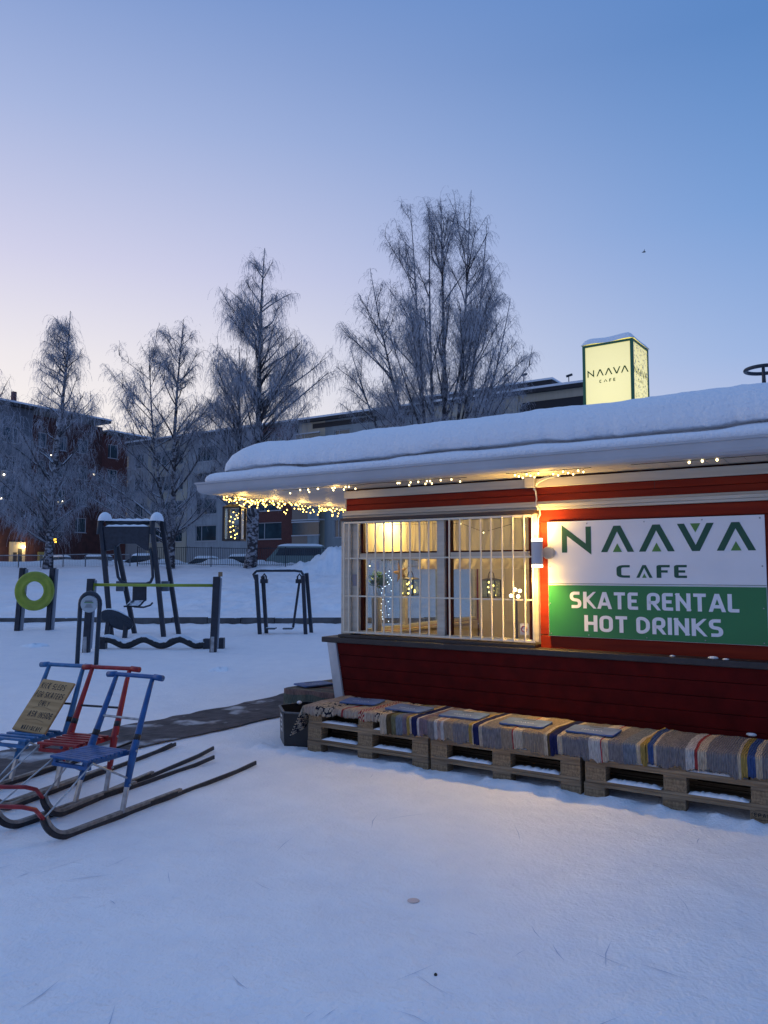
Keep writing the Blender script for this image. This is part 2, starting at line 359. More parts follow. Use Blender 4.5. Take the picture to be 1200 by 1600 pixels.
# scratches cut by skates, and small debris
sk = MB(); skr = random.Random(4)
for i in range(120):
    y = 1.9 + 7*skr.random()**1.6; x = skr.uniform(-.5, .5)*y*1.05; a = skr.gauss(1.3, .7); l = skr.uniform(.02, .09)*(.6+.25*y); wd = skr.uniform(.0008, .0018)*(1+.2*y)
    u, v = W2K(x, y)
    if v > 5.0 or (-3.6 < x < -1.0 and 4.3 < y < 7.4): continue
    dx, dy = math.cos(a)*l, math.sin(a)*l; px, py = -math.sin(a)*wd, math.cos(a)*wd; c = skr.uniform(-.12, .12)*l
    P = [(x-dx, y-dy), (x+py*0+c*math.sin(a), y-c*math.cos(a)), (x+dx, y+dy)]
    vs = []
    for k, (q, r_) in enumerate(P):
        f = (0.1, 1, .1)[k]; vs += [(q+px*f, r_+py*f, gz(q, r_)+.003), (q-px*f, r_-py*f, gz(q, r_)+.003)]
    sk.add(vs, [(0, 1, 3, 2), (2, 3, 5, 4)])
tag(sk.build('skate_marks', mat('scratched_ice', (.50, .57, .69), .6)), kind='structure')
for i, (x, y, r_, c, lb) in enumerate(((.20, 3.1, .007, (.02, .02, .02), 'tiny black stone lying on the bare snow of the foreground'), (.02, 2.55, .006, (.02, .02, .02), 'tiny dark crumb on the snow nearest the bottom edge'), (.14, 3.78, .030, (.66, .50, .44), 'small flat orange-brown stain of spilt drink on the snow'))):
    tag(MB().sphere((x, y, gz(x, y)+.002), r_, 12, .10 if r_ > .02 else 1).build('spilt_stain' if r_ > .02 else 'pebble', mat('debris', c, .8), org=(x, y, 0), smooth=True), lb, 'stain' if r_ > .02 else 'pebble')
def lump(x, y, rx, ry, rz, label):
    def f(a, b):
        th = a*2*math.pi; ph = b*math.pi/2; k = 1+.25*math.sin(3*th+x)+.12*math.sin(7*th)
        return (x+rx*k*math.cos(th)*math.cos(ph), y+ry*k*math.sin(th)*math.cos(ph), gz(x, y)-.01+rz*math.sin(ph)*(1+.3*math.sin(2*th)))
    tag(MB().grid(24, 7, f).build('snow_clump', FSNOW, org=(x, y, 0), smooth=True), label, 'snow clump')
lump(-2.585, 12.25, .15, .22, .05, 'low lump of snow alone on the flat rink between bar and kiosk')
lump(-7.17, 15.96, .26, .2, .06, 'flat slab of snow lying in front of the lime ring')

# ------------------------------------------------------------------ kiosk
kiosk = empty('cafe_kiosk', (-4.34, 6.1, 0), KM, 'low red wooden cafe kiosk with cream trim, barred lit window and wide snowy eaves', 'kiosk')
def K(mb, name, m, bev=0, parent=kiosk, smooth=False): return mb.build(name, m, parent, bev=bev, smooth=smooth)
UR = 3.2; VB = 8.95
# front wall above and right of window (horizontal boards)
w_ = MB()
for z0, z1 in ((.93, 1.035), (1.04, 1.97), (1.975, 2.068)): w_.box(-2.362, UR, 6.10, 6.2, z0, z1)
w_.box(-4.335, UR, 6.10, 6.2, 2.14, 2.198); w_.box(-4.335, UR, 6.10, 6.2, 2.201, 2.26)
K(w_, 'front_wall', RED, .003)
K(MB().box(-4.34, UR, 6.12, 6.22, 2.068, 2.35), 'wall_core', DRED)
for a, b, c in ((-3.12, 2.142, 2.196), (-1.42, 2.203, 2.258), (-.47, 1.05, 1.96)): K(MB().box(a, a+.003, 6.0985, 6.10, b, c), 'board_joint', BLACKW)
sw = MB()                                        # side and back walls
sw.box(-4.34, -4.25, 6.22, 6.30, .93, 2.35); sw.box(-4.34, -4.25, 7.93, 8.12, .93, 2.35); sw.box(-4.34, -4.25, 8.84, VB, .93, 2.35)
sw.box(-4.34, -4.25, 6.30, 7.93, .4, .95); sw.box(-4.34, -4.25, 8.12, 8.84, .4, .95); sw.box(-4.34, -4.25, 6.30, 7.93, 1.72, 2.35); sw.box(-4.34, -4.25, 8.12, 8.84, 1.72, 2.35)
K(sw, 'side_wall', RED, .003)
bw = MB().box(-4.25, UR, VB-.1, VB, .3, 2.35).box(UR-.1, UR, 6.2, VB-.1, .3, 2.35)
K(bw, 'back_wall', RED, .003)
ln = MB().box(-4.236, UR-.12, VB-.118, VB-.103, .45, 2.33)
ln.box(-4.248, -4.236, 6.22, 8.8, .45, .948).box(-4.248, -4.236, 6.22, 8.8, 1.722, 2.33).box(-4.248, -4.236, 6.22, 6.30, .95, 1.72).box(-4.248, -4.236, 7.93, 8.12, .95, 1.72)
ln.box(-2.36, UR-.12, 6.203, 6.215, .45, 2.33)
for i in range(24): ln.box(-4.1+i*.24, -4.088+i*.24, VB-.123, VB-.118, .95, 2.1)
ln.box(-3.86, 1, VB-.135, VB-.119, .93, .96); ln.box(-4.236, -4.20, 6.25, 8.7, .925, .95)
K(ln, 'inner_lining', BEIGEW)
K(MB().box(-4.25, UR-.1, 6.22, VB-.12, .40, .44), 'floor', mat('kiosk_floor', (.16, .10, .06), .6))
K(MB().box(-4.25, UR-.1, 6.22, VB-.12, 2.30, 2.335), 'ceiling', mat('kiosk_ceiling', (.6, .55, .45), .8))
cn = MB().box(-2.45, 1.5, 7.3, 7.35, .44, 1.0).box(-2.5, 1.5, 7.0, 7.7, 1.0, 1.03)
K(cn, 'serving_counter', mat('counter_board', (.5, .42, .3), .6))
sh = MB()
for z in (1.25, 1.55): sh.box(-3.2, -1.5, VB-.33, VB-.124, z, z+.02)
K(sh, 'shelf', mat('shelf_wood', (.35, .24, .12), .6))
rg_ = random.Random(8)
for z in (1.27, 1.57):
    x_ = -3.15
    while x_ < -1.6:
        r_ = rg_.uniform(.025, .045); h_ = rg_.uniform(.06, .17)
        tag(MB().lathe((x_, VB-.23, z), [(0, 0), (r_, 0), (r_, h_*.7), (r_*.6, h_), (0, h_)], 12).build('jar', mat('jar_glaze', rg_.choice([(.5, .45, .35), (.12, .2, .14), (.35, .1, .06), (.6, .58, .5), (.08, .08, .1)]), .4), org=(x_, VB-.23, z), frame=KM, smooth=True), 'small jar or cup on the shelf along the kiosk back wall', 'jar', 'jars on the back shelf')
        x_ += rg_.uniform(.10, .2)
# side window panes (daylight through)
swf = MB()
for a, b in ((6.30, 7.93), (8.12, 8.84)):
    swf.box(-4.33, -4.26, a, a+.05, .95, 1.72).box(-4.33, -4.26, b-.05, b, .95, 1.72).box(-4.33, -4.26, a+.05, b-.05, .95, .99).box(-4.33, -4.26, a+.05, b-.05, 1.68, 1.72)
swf.box(-4.33, -4.26, 7.08, 7.14, .99, 1.68)
sf = K(swf, 'side_window', CREAM, .003)
K(MB().box(-4.30, -4.295, 6.35, 7.08, .99, 1.68).box(-4.30, -4.295, 7.14, 7.88, .99, 1.68).box(-4.30, -4.295, 8.17, 8.79, .99, 1.68), 'pane', GLASS, parent=sf)
# cream trim
tr = MB()
tr.box(-4.352, UR, 6.075, 6.10, 2.262, 2.335)                     # board under soffit
tr.box(-4.352, UR, 6.07, 6.10, 2.120, 2.140).box(-4.352, UR, 6.05, 6.10, 2.092, 2.119).box(-4.352, UR, 6.062, 6.10, 2.070, 2.091)
tr.box(-4.345, -4.235, 6.03, 6.11, .96, 2.045)                    # corner boards
tr.box(-4.352, -4.34, 6.10, 6.22, .94, 2.35)
K(tr, 'trim', CREAM, .003)
K(MB().box(-4.34, -2.36, 6.0, 6.10, 2.040, 2.066), 'shutter_rail', mat('dark_rail', (.05, .03, .025), .5))
K(MB().box(-4.34, -2.365, 5.975, 6.12, .936, .962), 'window_base', BLACKW, .002)
for (u, v, z, r_, lb_) in ((-1.30, 6.0, .936, .018, 'small crumb of snow on the dark sill below the word hot'), (-1.02, 6.02, .936, .032, 'flat patch of snow on the dark sill under the big sign'), (-.93, 5.98, .936, .02, 'rightmost crumb of snow on the dark sill'), (-.78, 5.985, .425, .030, 'blob of snow stuck low on the red panel above the last rug')):
    q_ = MB()
    q_.grid(14, 8, lambda a, b: (u+r_*(1+.3*math.sin(5*a*6.28))*math.cos(a*6.2832)*math.cos((b-.3)*1.9), v+r_*.6*math.sin(a*6.2832)*math.cos((b-.3)*1.9), z+r_*.45*math.sin((b-.3)*1.9)))
    tag(q_.build('snow_bit', FSNOW, org=(u, v, z), frame=KM, smooth=True), lb_, 'snow')
# window
wf = MB()
wf.box(-4.235, -4.155, 6.055, 6.13, .98, 2.04).box(-3.312, -3.235, 6.055, 6.13, .98, 2.04).box(-2.415, -2.362, 6.055, 6.13, .98, 2.04)
wf.box(-4.155, -3.312, 6.065, 6.13, 1.672, 1.728).box(-3.18, -2.44, 6.065, 6.13, 1.672, 1.728)
wf.box(-4.155, -3.312, 6.065, 6.13, .98, .997).box(-3.235, -2.415, 6.065, 6.13, .98, .997).box(-4.155, -3.312, 6.065, 6.13, 2.015, 2.04).box(-3.235, -2.415, 6.065, 6.13, 2.015, 2.04)
win = K(wf, 'window', CREAM, .003)
rf = MB().box(-4.153, -4.128, 6.085, 6.13, .998, 1.67).box(-4.153, -4.128, 6.085, 6.13, 1.73, 2.013).box(-3.326, -3.314, 6.085, 6.13, .998, 1.67).box(-3.326, -3.314, 6.085, 6.13, 1.73, 2.013)
rf.box(-3.233, -3.18, 6.085, 6.13, .998, 2.013).box(-2.452, -2.417, 6.085, 6.13, .998, 2.013)
rf.box(-4.128, -3.326, 6.09, 6.128, 1.729, 1.742).box(-3.18, -2.452, 6.09, 6.128, 1.729, 1.742)
K(rf, 'sash', DRED, .002, win)
K(MB().box(-4.13, -3.325, 6.105, 6.11, .995, 1.672).box(-4.13, -3.325, 6.105, 6.11, 1.728, 2.016).box(-3.182, -2.45, 6.105, 6.11, .995, 1.672).box(-3.182, -2.45, 6.105, 6.11, 1.728, 2.016), 'pane', GLASS, 0, win)
# curtains behind the upper lights and a valance
def curt(u0, u1, z0, z1, v, amp, fr):
    return lambda a, b: (u0+(u1-u0)*a, v+amp*math.sin(a*fr+math.sin(b*3+a*4)*1.3)*(1-.4*b)+.01*math.sin(a*57), z0+(z1-z0)*b)
cm = sheer('sheer_curtain', (.80, .70, .52), .72)
K(MB().grid(140, 10, curt(-3.72, -3.32, 1.74, 2.03, 6.18, .022, 30)), 'curtain', cm, 0, win, True)
K(MB().grid(200, 10, curt(-3.22, -2.40, 1.74, 2.03, 6.18, .025, 42)), 'curtain', cm, 0, win, True)
K(MB().grid(200, 6, curt(-4.0, -2.3, 1.58, 1.69, 6.9, .03, 60)), 'valance', sheer('valance_cloth', (.8, .68, .46), .93), 0, win, True)
# small sticker on glass
K(MB().box(-2.545, -2.465, 6.100, 6.104, 1.03, 1.125), 'sticker', mat('sticker', (.6, .6, .62), .6), 0, win)
stk = MB(); stk.tube([(-2.505+.024*math.cos(a*math.pi/8), 6.098, 1.078+.024*math.sin(a*math.pi/8)) for a in range(17)], .004, 5, False)
K(stk, 'sticker_mark', mat('sticker_red', (.35, .05, .05), .6), 0, win)
K(MB().box(-4.222, -4.18, 6.045, 6.054, 1.42, 1.53), 'label_plate', mat('faded_label', (.30, .27, .30), .7))
# steel grille
gb = MB()
for z in (2.022, .985): gb.box(-4.30, -2.375, 6.005, 6.025, z-.008, z+.008)
for z in (1.682, 1.325): gb.box(-4.30, -2.38, 6.006, 6.018, z-.006, z+.006)
for u in (-4.296, -4.236, -4.132, -4.032, -3.937, -3.842, -3.75, -3.655, -3.562, -3.46, -3.365, -3.158, -3.054, -2.956, -2.855, -2.757, -2.656, -2.558, -2.459, -2.385):
    gb.tube([(u, 6.012-.006, .985), (u+random.uniform(-.005, .005), 6.006, 1.5), (u, 6.006, 2.02)], .0078, 8)
K(gb, 'window_grille', mat('cream_steel_bars', (.74, .68, .55), .45), 0)
# sill, slanting lower panel and corner board
K(MB().box(-4.512, UR, 5.94, 6.10, .884, .934).box(-4.512, -4.34, 6.10, VB+.15, .884, .934), 'sill', BLACKW, .006)
lp = MB(); nb = 7; zt, zb = .884, .10
for i in range(nb):
    a0, a1 = i/nb, (i+1)/nb - .004
    z0, z1 = zt-(zt-zb)*a0, zt-(zt-zb)*a1
    sl_ = lambda a: 5.962+.05*a
    u0 = lambda a: -4.345+.07*a*1.5
    lp.add([(u0(a0), sl_(a0), z0), (UR, sl_(a0), z0), (UR, sl_(a1), z1), (u0(a1), sl_(a1), z1), (u0(a0), 6.08, z0), (UR, 6.08, z0), (UR, 6.08, z1), (u0(a1), 6.08, z1)],
           [(0, 3, 2, 1), (4, 5, 6, 7), (0, 1, 5, 4), (2, 3, 7, 6), (1, 2, 6, 5), (0, 4, 7, 3)])
K(lp, 'lower_panel', PRED, .003)
K(MB().box(-4.0, UR-.1, 6.085, 6.11, .1, .88), 'panel_back', DRED)
K(MB().poly([(-4.449, 5.945, .883), (-4.349, 5.945, .883), (-4.24, 5.99, .1), (-4.34, 5.99, .1)], (0, .11, 0)), 'corner_board', WHITE, .004)
sp = MB()
for i in range(nb):
    a0, a1 = i/nb, (i+1)/nb - .004
    z0, z1 = zt-(zt-zb)*a0, zt-(zt-zb)*a1; q = lambda a: -4.44+.105*a
    sp.add([(q(a0), 6.06, z0), (q(a0), VB, z0), (q(a1), VB, z1), (q(a1), 6.06, z1), (-4.26, 6.06, z0), (-4.26, VB, z0), (-4.26, VB, z1), (-4.26, 6.06, z1)],
           [(0, 1, 2, 3), (7, 6, 5, 4), (0, 4, 5, 1), (3, 2, 6, 7), (0, 3, 7, 4), (1, 5, 6, 2)])
K(sp, 'side_panel', PRED, .003)
# roof: soffit, fascia, gutter
U0, V0 = -5.72, 5.67
sf_ = MB()
n_ = 70
for i in range(n_):
    a = U0 + (UR+.5-U0)*i/n_; b = U0 + (UR+.5-U0)*(i+1)/n_ - .004
    sf_.box(a, b, V0, 6.12 if a > -4.36 else VB+.35, 2.352, 2.372)
K(sf_, 'soffit', CREAM)
K(MB().box(U0+.01, UR+.5, V0+.01, VB+.35, 2.3725, 2.44), 'roof', mat('roof_board', (.2, .18, .16), .8))
fa = MB()
prof = [(0, 2.344), (-.05, 2.344), (-.082, 2.350), (-.102, 2.368), (-.110, 2.39), (-.116, 2.440), (-.128, 2.443), (-.128, 2.462), (-.10, 2.462), (-.10, 2.445), (0, 2.445)]
n = len(prof); P0 = [(U0+d*1.0, V0+d, z) for d, z in prof]; P1 = [(UR+.5, V0+d, z) for d, z in prof]; P2 = [(U0+d, VB+.35, z) for d, z in prof]
fa.add(P1+P0+P2, [(i, n+i, n+(i+1) % n, (i+1) % n) for i in range(n)] + [(n+i, 2*n+i, 2*n+(i+1) % n, n+(i+1) % n) for i in range(n)])
K(fa, 'fascia', GREYW, .003)
# interior lamp
il = K(MB().lathe((-4.05, 6.75, 2.16), [(.0, .12), (.03, .11), (.05, .06), (.11, .0), (.105, -.005), (.04, .05), (0, .06)], 20).tube([(-4.05, 6.75, 2.27), (-4.05, 6.75, 2.31)], .005, 6), 'ceiling_lamp', mat('lamp_brass', (.5, .35, .12), .4))
K(MB().sphere((-4.05, 6.75, 2.17), .035, 12), 'bulb', BULBW, 0, il, True)
light('lamp_light', 'POINT', (-4.05, 6.75, 2.09), KM, 34, (1, .64, .24), kiosk, .06)
il2 = K(MB().box(-2.4, -2.2, 7.9, 8.1, 2.27, 2.30), 'ceiling_panel_lamp', BULBW)
light('lamp_light', 'POINT', (-2.6, 7.9, 2.15), KM, 24, (1, .68, .28), kiosk, .1)

# ------------------------------------------------------------------ snow on the kiosk roof
def interp(p, t):
    for (a, x), (b, y) in zip(p, p[1:]):
        if t <= b: return x + (y-x)*(t-a)/(b-a)
    return p[-1][1]
PR = [(-.100, .004, 0), (-.108, .030, 0), (-.092, .056, .1), (-.06, .070, .2), (-.025, .074, .2), (.10, .074, 0), (.105, .112, 0), (-.030, .106, 1), (-.045, .125, 1), (-.030, .20, 1), (.015, .285, 1), (.085, .345, 1), (.18, .392, 1), (.32, .432, 1)]
PI_ = [(.30, .428), (.52, .478), (.78, .520), (1.15, .560), (1.7, .585), (2.4, .56), (9, .50)]
sm = MB()
def nz(x, y, s): return float(fbm(np.array([x]), np.array([y]), s, 4)[0])
path = []; CR = .42
for i in range(70): path.append((0, VB+.3 - (VB+.3-V0-CR)*i/70, (-1, 0)))
for i in range(30):
    a = math.pi/2*i/30; path.append((CR-CR*math.cos(a), V0+CR-CR*math.sin(a), (-math.cos(a), -math.sin(a))))
for i in range(420): path.append((CR+(UR+.55-U0-CR)*i/419., V0, (0, -1)))
def hn_(u, v): return nz(u*1.1, v*1.1, 73)*.03 + nz(u*4, v*4, 75)*.010 + nz(u*13, v*13, 74)*.006
npf = len(PR)
for i, (pu, pv, nn) in enumerate(path):
    u = U0+pu
    s_ = u+pv
    arc_a = math.pi/2*(i-70)/30 if 70 <= i < 100 else None
    big = max(0, nz(s_*1.15, 2.3, 77)); jg = nz(s_*7, 1, 71)*.05+nz(s_*19, 2, 72)*.03
    for j, (d, z, k) in enumerate(PR):
        dd = d; zz = z
        if j in (2, 3, 4): zz += big*.07*(j-1)/3+nz(s_*3, j, 76)*.008      # ledge humps
        if j in (5, 6): zz += big*.05; dd += .01
        if 7 <= j <= 9: zz += big*.06*(9.6-j)/2.6 + jg*(.35 if j == 7 else .15); dd += jg*.35 - .01*big + nz(s_*2, j*.3, 78)*.022
        if j in (10, 11, 12): dd += nz(s_*1.6, j*.3, 79)*.02
        uu, vv = u-nn[0]*(dd if j < 8 else dd*(1+.75*min(1, (j-7)/3))), pv-nn[1]*dd
        if arc_a is not None and j < 7: uu, vv = U0+.07-.07*math.cos(arc_a)-nn[0]*dd, V0+.07-.07*math.sin(arc_a)-nn[1]*dd
        if j > 9: zz += hn_(uu, vv)*min(1, (j-9)/4)
        sm.v.append((uu, vv, 2.462+zz))
for i in range(len(path)-1):
    for j in range(npf-1): sm.f.append((i*npf+j, (i+1)*npf+j, (i+1)*npf+j+1, i*npf+j+1))
gu = [U0+.27+(UR+.55-U0-.27)*i/200 for i in range(201)]; gv = [V0+.27+(VB+.2-V0)*j/70 for j in range(71)]
def rin(u, v):
    x, y = (u-U0)/1.75, v-V0
    if x < CR and y < CR: d = CR-math.hypot(CR-x, CR-y)
    else: d = min(x, y)
    d2 = d
    return d2
kb_ = len(sm.v)
for v in gv:
    for u in gu:
        d = rin(u, v); z = interp(PI_, max(d, .30)) if d >= .30 else .428-(.30-d)*.5
        sm.v.append((u, v, 2.462+z+hn_(u, v)-.004))
for j in range(70):
    for i in range(200):
        if rin((gu[i]+gu[i+1])/2, (gv[j]+gv[j+1])/2) > .27: sm.f.append((kb_+j*201+i, kb_+j*201+i+1, kb_+(j+1)*201+i+1, kb_+(j+1)*201+i))
rs = sm.build('roof_snow', mat('roof_snow', (.80, .82, .86), .8, bump=.8, bscale=34, spec=.2), org=(U0, V0, 2.45), frame=KM, smooth=True)
tag(rs, 'thick rounded blanket of snow covering the kiosk roof', 'snow', kind='stuff')

# ------------------------------------------------------------------ ribbon lettering
def fillet(pts, r, closed=False, n=5):
    if r <= 0: return pts
    out = []; m = len(pts)
    for i, p in enumerate(pts):
        if not closed and i in (0, m-1): out.append(p); continue
        a = Vector(pts[i-1]); b = Vector(p); c = Vector(pts[(i+1) % m])
        d1 = (a-b); d2 = (c-b); rr = min(r, d1.length*.48, d2.length*.48); p1 = b+d1.normalized()*rr; p2 = b+d2.normalized()*rr
        for k in range(n+1):
            t = k/n; q = p1*(1-t)**2 + b*2*t*(1-t) + p2*t*t; out.append((q.x, q.y))
    return out
def ribbon(pts, w, closed=False, ml=1.25):
    m = len(pts); L_, R_ = [], []
    P = [Vector(p) for p in pts]
    for i in range(m):
        a = P[i-1] if (i > 0 or closed) else None; c = P[(i+1) % m] if (i < m-1 or closed) else None
        d1 = (P[i]-a).normalized() if a is not None else None; d2 = (c-P[i]).normalized() if c is not None else None
        if d1 is None: d1 = d2
        if d2 is None: d2 = d1
        n1 = Vector((-d1.y, d1.x)); n2 = Vector((-d2.y, d2.x)); nn = (n1+n2)
        nn = nn.normalized() if nn.length > 1e-5 else n1
        k = min(1/max(nn.dot(n1), .35), ml if len(P) < 5 else 1.5)
        L_.append(P[i]+nn*w/2*k); R_.append(P[i]-nn*w/2*k)
    vs = L_+R_; fs = [(i, (i+1) % m, m+(i+1) % m, m+i) for i in range(m if closed else m-1)]
    return vs, fs
GL = {  # width ratio, strokes (points, closed, roundness)
 'S': (.62, [([(1, 1), (0, 1), (0, .53), (1, .47), (1, 0), (0, 0)], 0, .2)]),
 'K': (.66, [([(0, -.12), (0, 1.12)], 0, 0), ([(.95, 1.12), (.16, .52)], 0, 0), ([(.22, .56), (1, -.12)], 0, 0)]),
 'A': (.72, [([(0, -.12), (.44, 1.12)], 0, 0), ([(1, -.12), (.56, 1.12)], 0, 0), ([(.2, .24), (.8, .24)], 0, 0)]),
 'T': (.62, [([(-.08, 1), (1.08, 1)], 0, 0), ([(.5, .95), (.5, -.12)], 0, 0)]),
 'E': (.54, [([(1.1, 1), (0, 1), (0, 0), (1.1, 0)], 0, .06), ([(.1, .5), (1, .5)], 0, 0)]),
 'R': (.62, [([(0, -.12), (0, 1), (1, 1), (1, .42), (.05, .42)], 0, .2), ([(.5, .40), (1, -.12)], 0, 0)]),
 'N': (.68, [([(0, -.12), (0, 1.12)], 0, 0), ([(0, 1), (1, 0)], 0, 0), ([(1, -.12), (1, 1.12)], 0, 0)]),
 'L': (.52, [([(0, 1.12), (0, 0), (1.1, 0)], 0, .06)]),
 'H': (.66, [([(0, -.12), (0, 1.12)], 0, 0), ([(1, -.12), (1, 1.12)], 0, 0), ([(.05, .5), (.95, .5)], 0, 0)]),
 'O': (.66, [([(0, 0), (0, 1), (1, 1), (1, 0)], 1, .24)]),
 'D': (.66, [([(0, 0), (0, 1), (.6, 1), (1, .75), (1, .25), (.6, 0)], 1, .14)]),
 'I': (.0, [([(0, -.12), (0, 1.12)], 0, 0)]),
 'F': (.54, [([(0, -.12), (0, 1), (1.1, 1)], 0, .04), ([(.1, .5), (.95, .5)], 0, 0)]),
 'C': (.60, [([(1, 1), (0, 1), (0, 0), (1, 0)], 0, .3)]),
 'V': (.70, [([(0, 1), (.5, 0), (1, 1)], 0, 0)]), 'Y': (.66, [([(0, 1), (.5, .5), (1, 1)], 0, 0), ([(.5, .55), (.5, 0)], 0, 0)]),
 'Λ': (.95, [([(0, 0), (.5, 1), (1, 0)], 0, 0)]), 'П': (.8, [([(0, -.1), (0, 1), (1, 0), (1, 1.1)], 0, 0)]), 'P': (.6, [([(0, -.12), (0, 1), (1, 1), (1, .42), (.05, .42)], 0, .2)])}
def text2d(txt, h, sw, gap, jit=0, rnd=None, space=.45):
    """list of (verts2d, faces) plus total width; letters h tall outside, stroke sw"""
    out = []; x = 0; ih = h-sw
    for ch in txt:
        if ch == ' ': x += h*space; continue
        wr, strokes = GL[ch]; iw = h*wr - (sw if wr > 0 else 0)
        iw = max(iw, 0)
        for si, (pts, cl, rd) in enumerate(strokes):
            q = [(x+sw/2+px*iw, sw/2+py*ih if 0 <= py <= 1 else sw/2+(min(max(py, 0), 1)*ih)+(sw/2 if py > 1 else -sw/2)) for px, py in pts]
            q = [(a if 0 <= px <= 1 else x+sw/2+(0 if px < 0 else iw)+(sw*.35 if px > 1 else -sw*.35), b) for (a, b), (px, py) in zip(q, pts)]
            if jit: q = [(a+rnd.gauss(0, jit), b+rnd.gauss(0, jit)) for a, b in q]
            if not jit and len(q) == 2 and abs(q[0][0]-q[1][0]) > .02*h and abs(q[0][1]-q[1][1]) > .2*h:   # run diagonals past the cap lines, they are trimmed level
                a_, b_ = Vector(q[0]), Vector(q[1]); dd_ = (b_-a_).normalized(); ext = sw*.55
                q = [tuple(a_-dd_*(ext if (a_.y < sw or a_.y > h-sw) else 0)), tuple(b_+dd_*(ext if (b_.y < sw or b_.y > h-sw) else 0))]
            q = fillet(q, rd*h, bool(cl))
            vs, fs = ribbon(q, sw*(rnd.uniform(.8, 1.2) if jit else 1), bool(cl)); out.append((vs, fs, si))
        x += iw + sw + gap
    return out, x-gap
def put_text(mb, txt, x0, x1, z0, z1, v, sw, gap, jit=0, rnd=None, step=.0003, space=.45):
    """fit the text in u x0..x1, z z0..z1, at depth v, facing -v"""
    h = z1-z0; out, wd = text2d(txt, h, sw, gap, jit, rnd, space); k = (x1-x0)/wd
    for vs, fs, si in out: mb.add([(x0+p.x*k, v-step*si, z0+min(max(p.y, 0), h)) for p in vs], [f[::-1] for f in fs])
def chevron(mb, x0, x1, z0, z1, v, sw, up=True):
    c = (x0+x1)/2; hw = (x1-x0)/2; h = z1-z0; t = sw*.62
    pts = [(-hw, 0), (-t, h), (t, h), (hw, 0), (hw-sw*1.15, 0), (0, h*.78), (-hw+sw*1.15, 0)]
    q = [(c+a, v, (z0+b) if up else (z1-b)) for a, b in pts]
    fs = [(0, 6, 5, 1), (1, 5, 2), (2, 5, 4, 3)]
    mb.add(q, [f[::-1] for f in fs] if up else fs)
def tri(mb, c, z, hw, h, v, up=True):
    mb.add([(c-hw, v, z), (c+hw, v, z), (c, v, z+h*(1 if up else -1))], [(0, 1, 2) if up else (0, 2, 1)])
def cafe_logo(d, l, x0, x1, z0, z1, v, sw, tris=True):
    """wide-spaced NAAVA line: N chevron chevron inverted chevron"""
    W = (x1-x0)/1.439; f = lambda a: x0+(a+2.16)*W
    vs, fs = ribbon([(f(-2.138), z0), (f(-2.138), z1-sw*.6), (f(-1.939), z0+sw*.6), (f(-1.939), z1)], sw, ml=3)
    d.add([(p.x, v, p.y) for p in vs], [q[::-1] for q in fs])
    for a, b, up in ((-1.839, -1.58, 1), (-1.544, -1.278, 1), (-1.258, -.998, 0), (-.984, -.721, 1)):
        chevron(d, f(a), f(b), z0, z1, v, sw, bool(up))
        if tris: tri(l, f((a+b)/2), z0 if up else z1, .036*W, (z1-z0)*.33, v-.0004, bool(up))

# ------------------------------------------------------------------ big sign on the wall
sg = empty('cafe_sign', (-1.47, 6.08, 1.035), KM, 'white and green sign board lettered NAAVA CAFE, SKATE RENTAL, HOT DRINKS on red wall', 'sign')
K(MB().box(-2.282, -.660, 6.078, 6.097, 1.035, 1.968), 'panel', SIGNWH, .002, sg)
K(MB().box(-2.279, -.663, 6.0745, 6.0775, 1.038, 1.449), 'green_field', GREENB, 0, sg)
K(MB().box(-2.279, -.663, 6.0740, 6.0776, 1.4605, 1.4635), 'divider_line', DG, 0, sg)
d_, l_ = MB(), MB(); cafe_logo(d_, l_, -2.16, -.721, 1.713, 1.920, 6.0765, .044)
put_text(d_, 'C', -1.720, -1.598, 1.512, 1.610, 6.0765, .018, .01); chevron(d_, -1.569, -1.446, 1.512, 1.610, 6.0765, .021); put_text(d_, 'F', -1.416, -1.313, 1.512, 1.610, 6.0765, .018, .01); put_text(d_, 'E', -1.288, -1.191, 1.512, 1.610, 6.0765, .018, .01)
tri(l_, -1.5075, 1.512, .017, .034, 6.076)
K(d_, 'dark_lettering', DG, 0, sg)
for k in range(5):
    q_ = MB(); q_.add(l_.v[3*k:3*k+3], [tuple(i-3*k for i in l_.f[k])]); K(q_, 'leaf_triangle', LG, 0, sg)
t_ = MB(); put_text(t_, 'SKATE', -2.100, -1.556, 1.266, 1.398, 6.0735, .0245, .013); put_text(t_, 'RENTAL', -1.493, -.840, 1.266, 1.398, 6.0735, .0245, .013)
put_text(t_, 'HOT', -1.984, -1.641, 1.085, 1.213, 6.0735, .0245, .013); put_text(t_, 'DRINKS', -1.577, -.957, 1.085, 1.213, 6.0735, .0245, .014)
K(t_, 'white_lettering', PRINTW, 0, sg)
scr = []
for u in (-2.26, -1.95, -1.5, -1.08, -.69):
    for z in (1.055, 1.945): scr.append((u, z))
for z in (1.3, 1.6): scr += [(-2.265, z), (-.685, z)]
for u, z in scr: K(MB().sphere((u, 6.076, z), .006, 6), 'screw_head', STEEL, 0, sg)

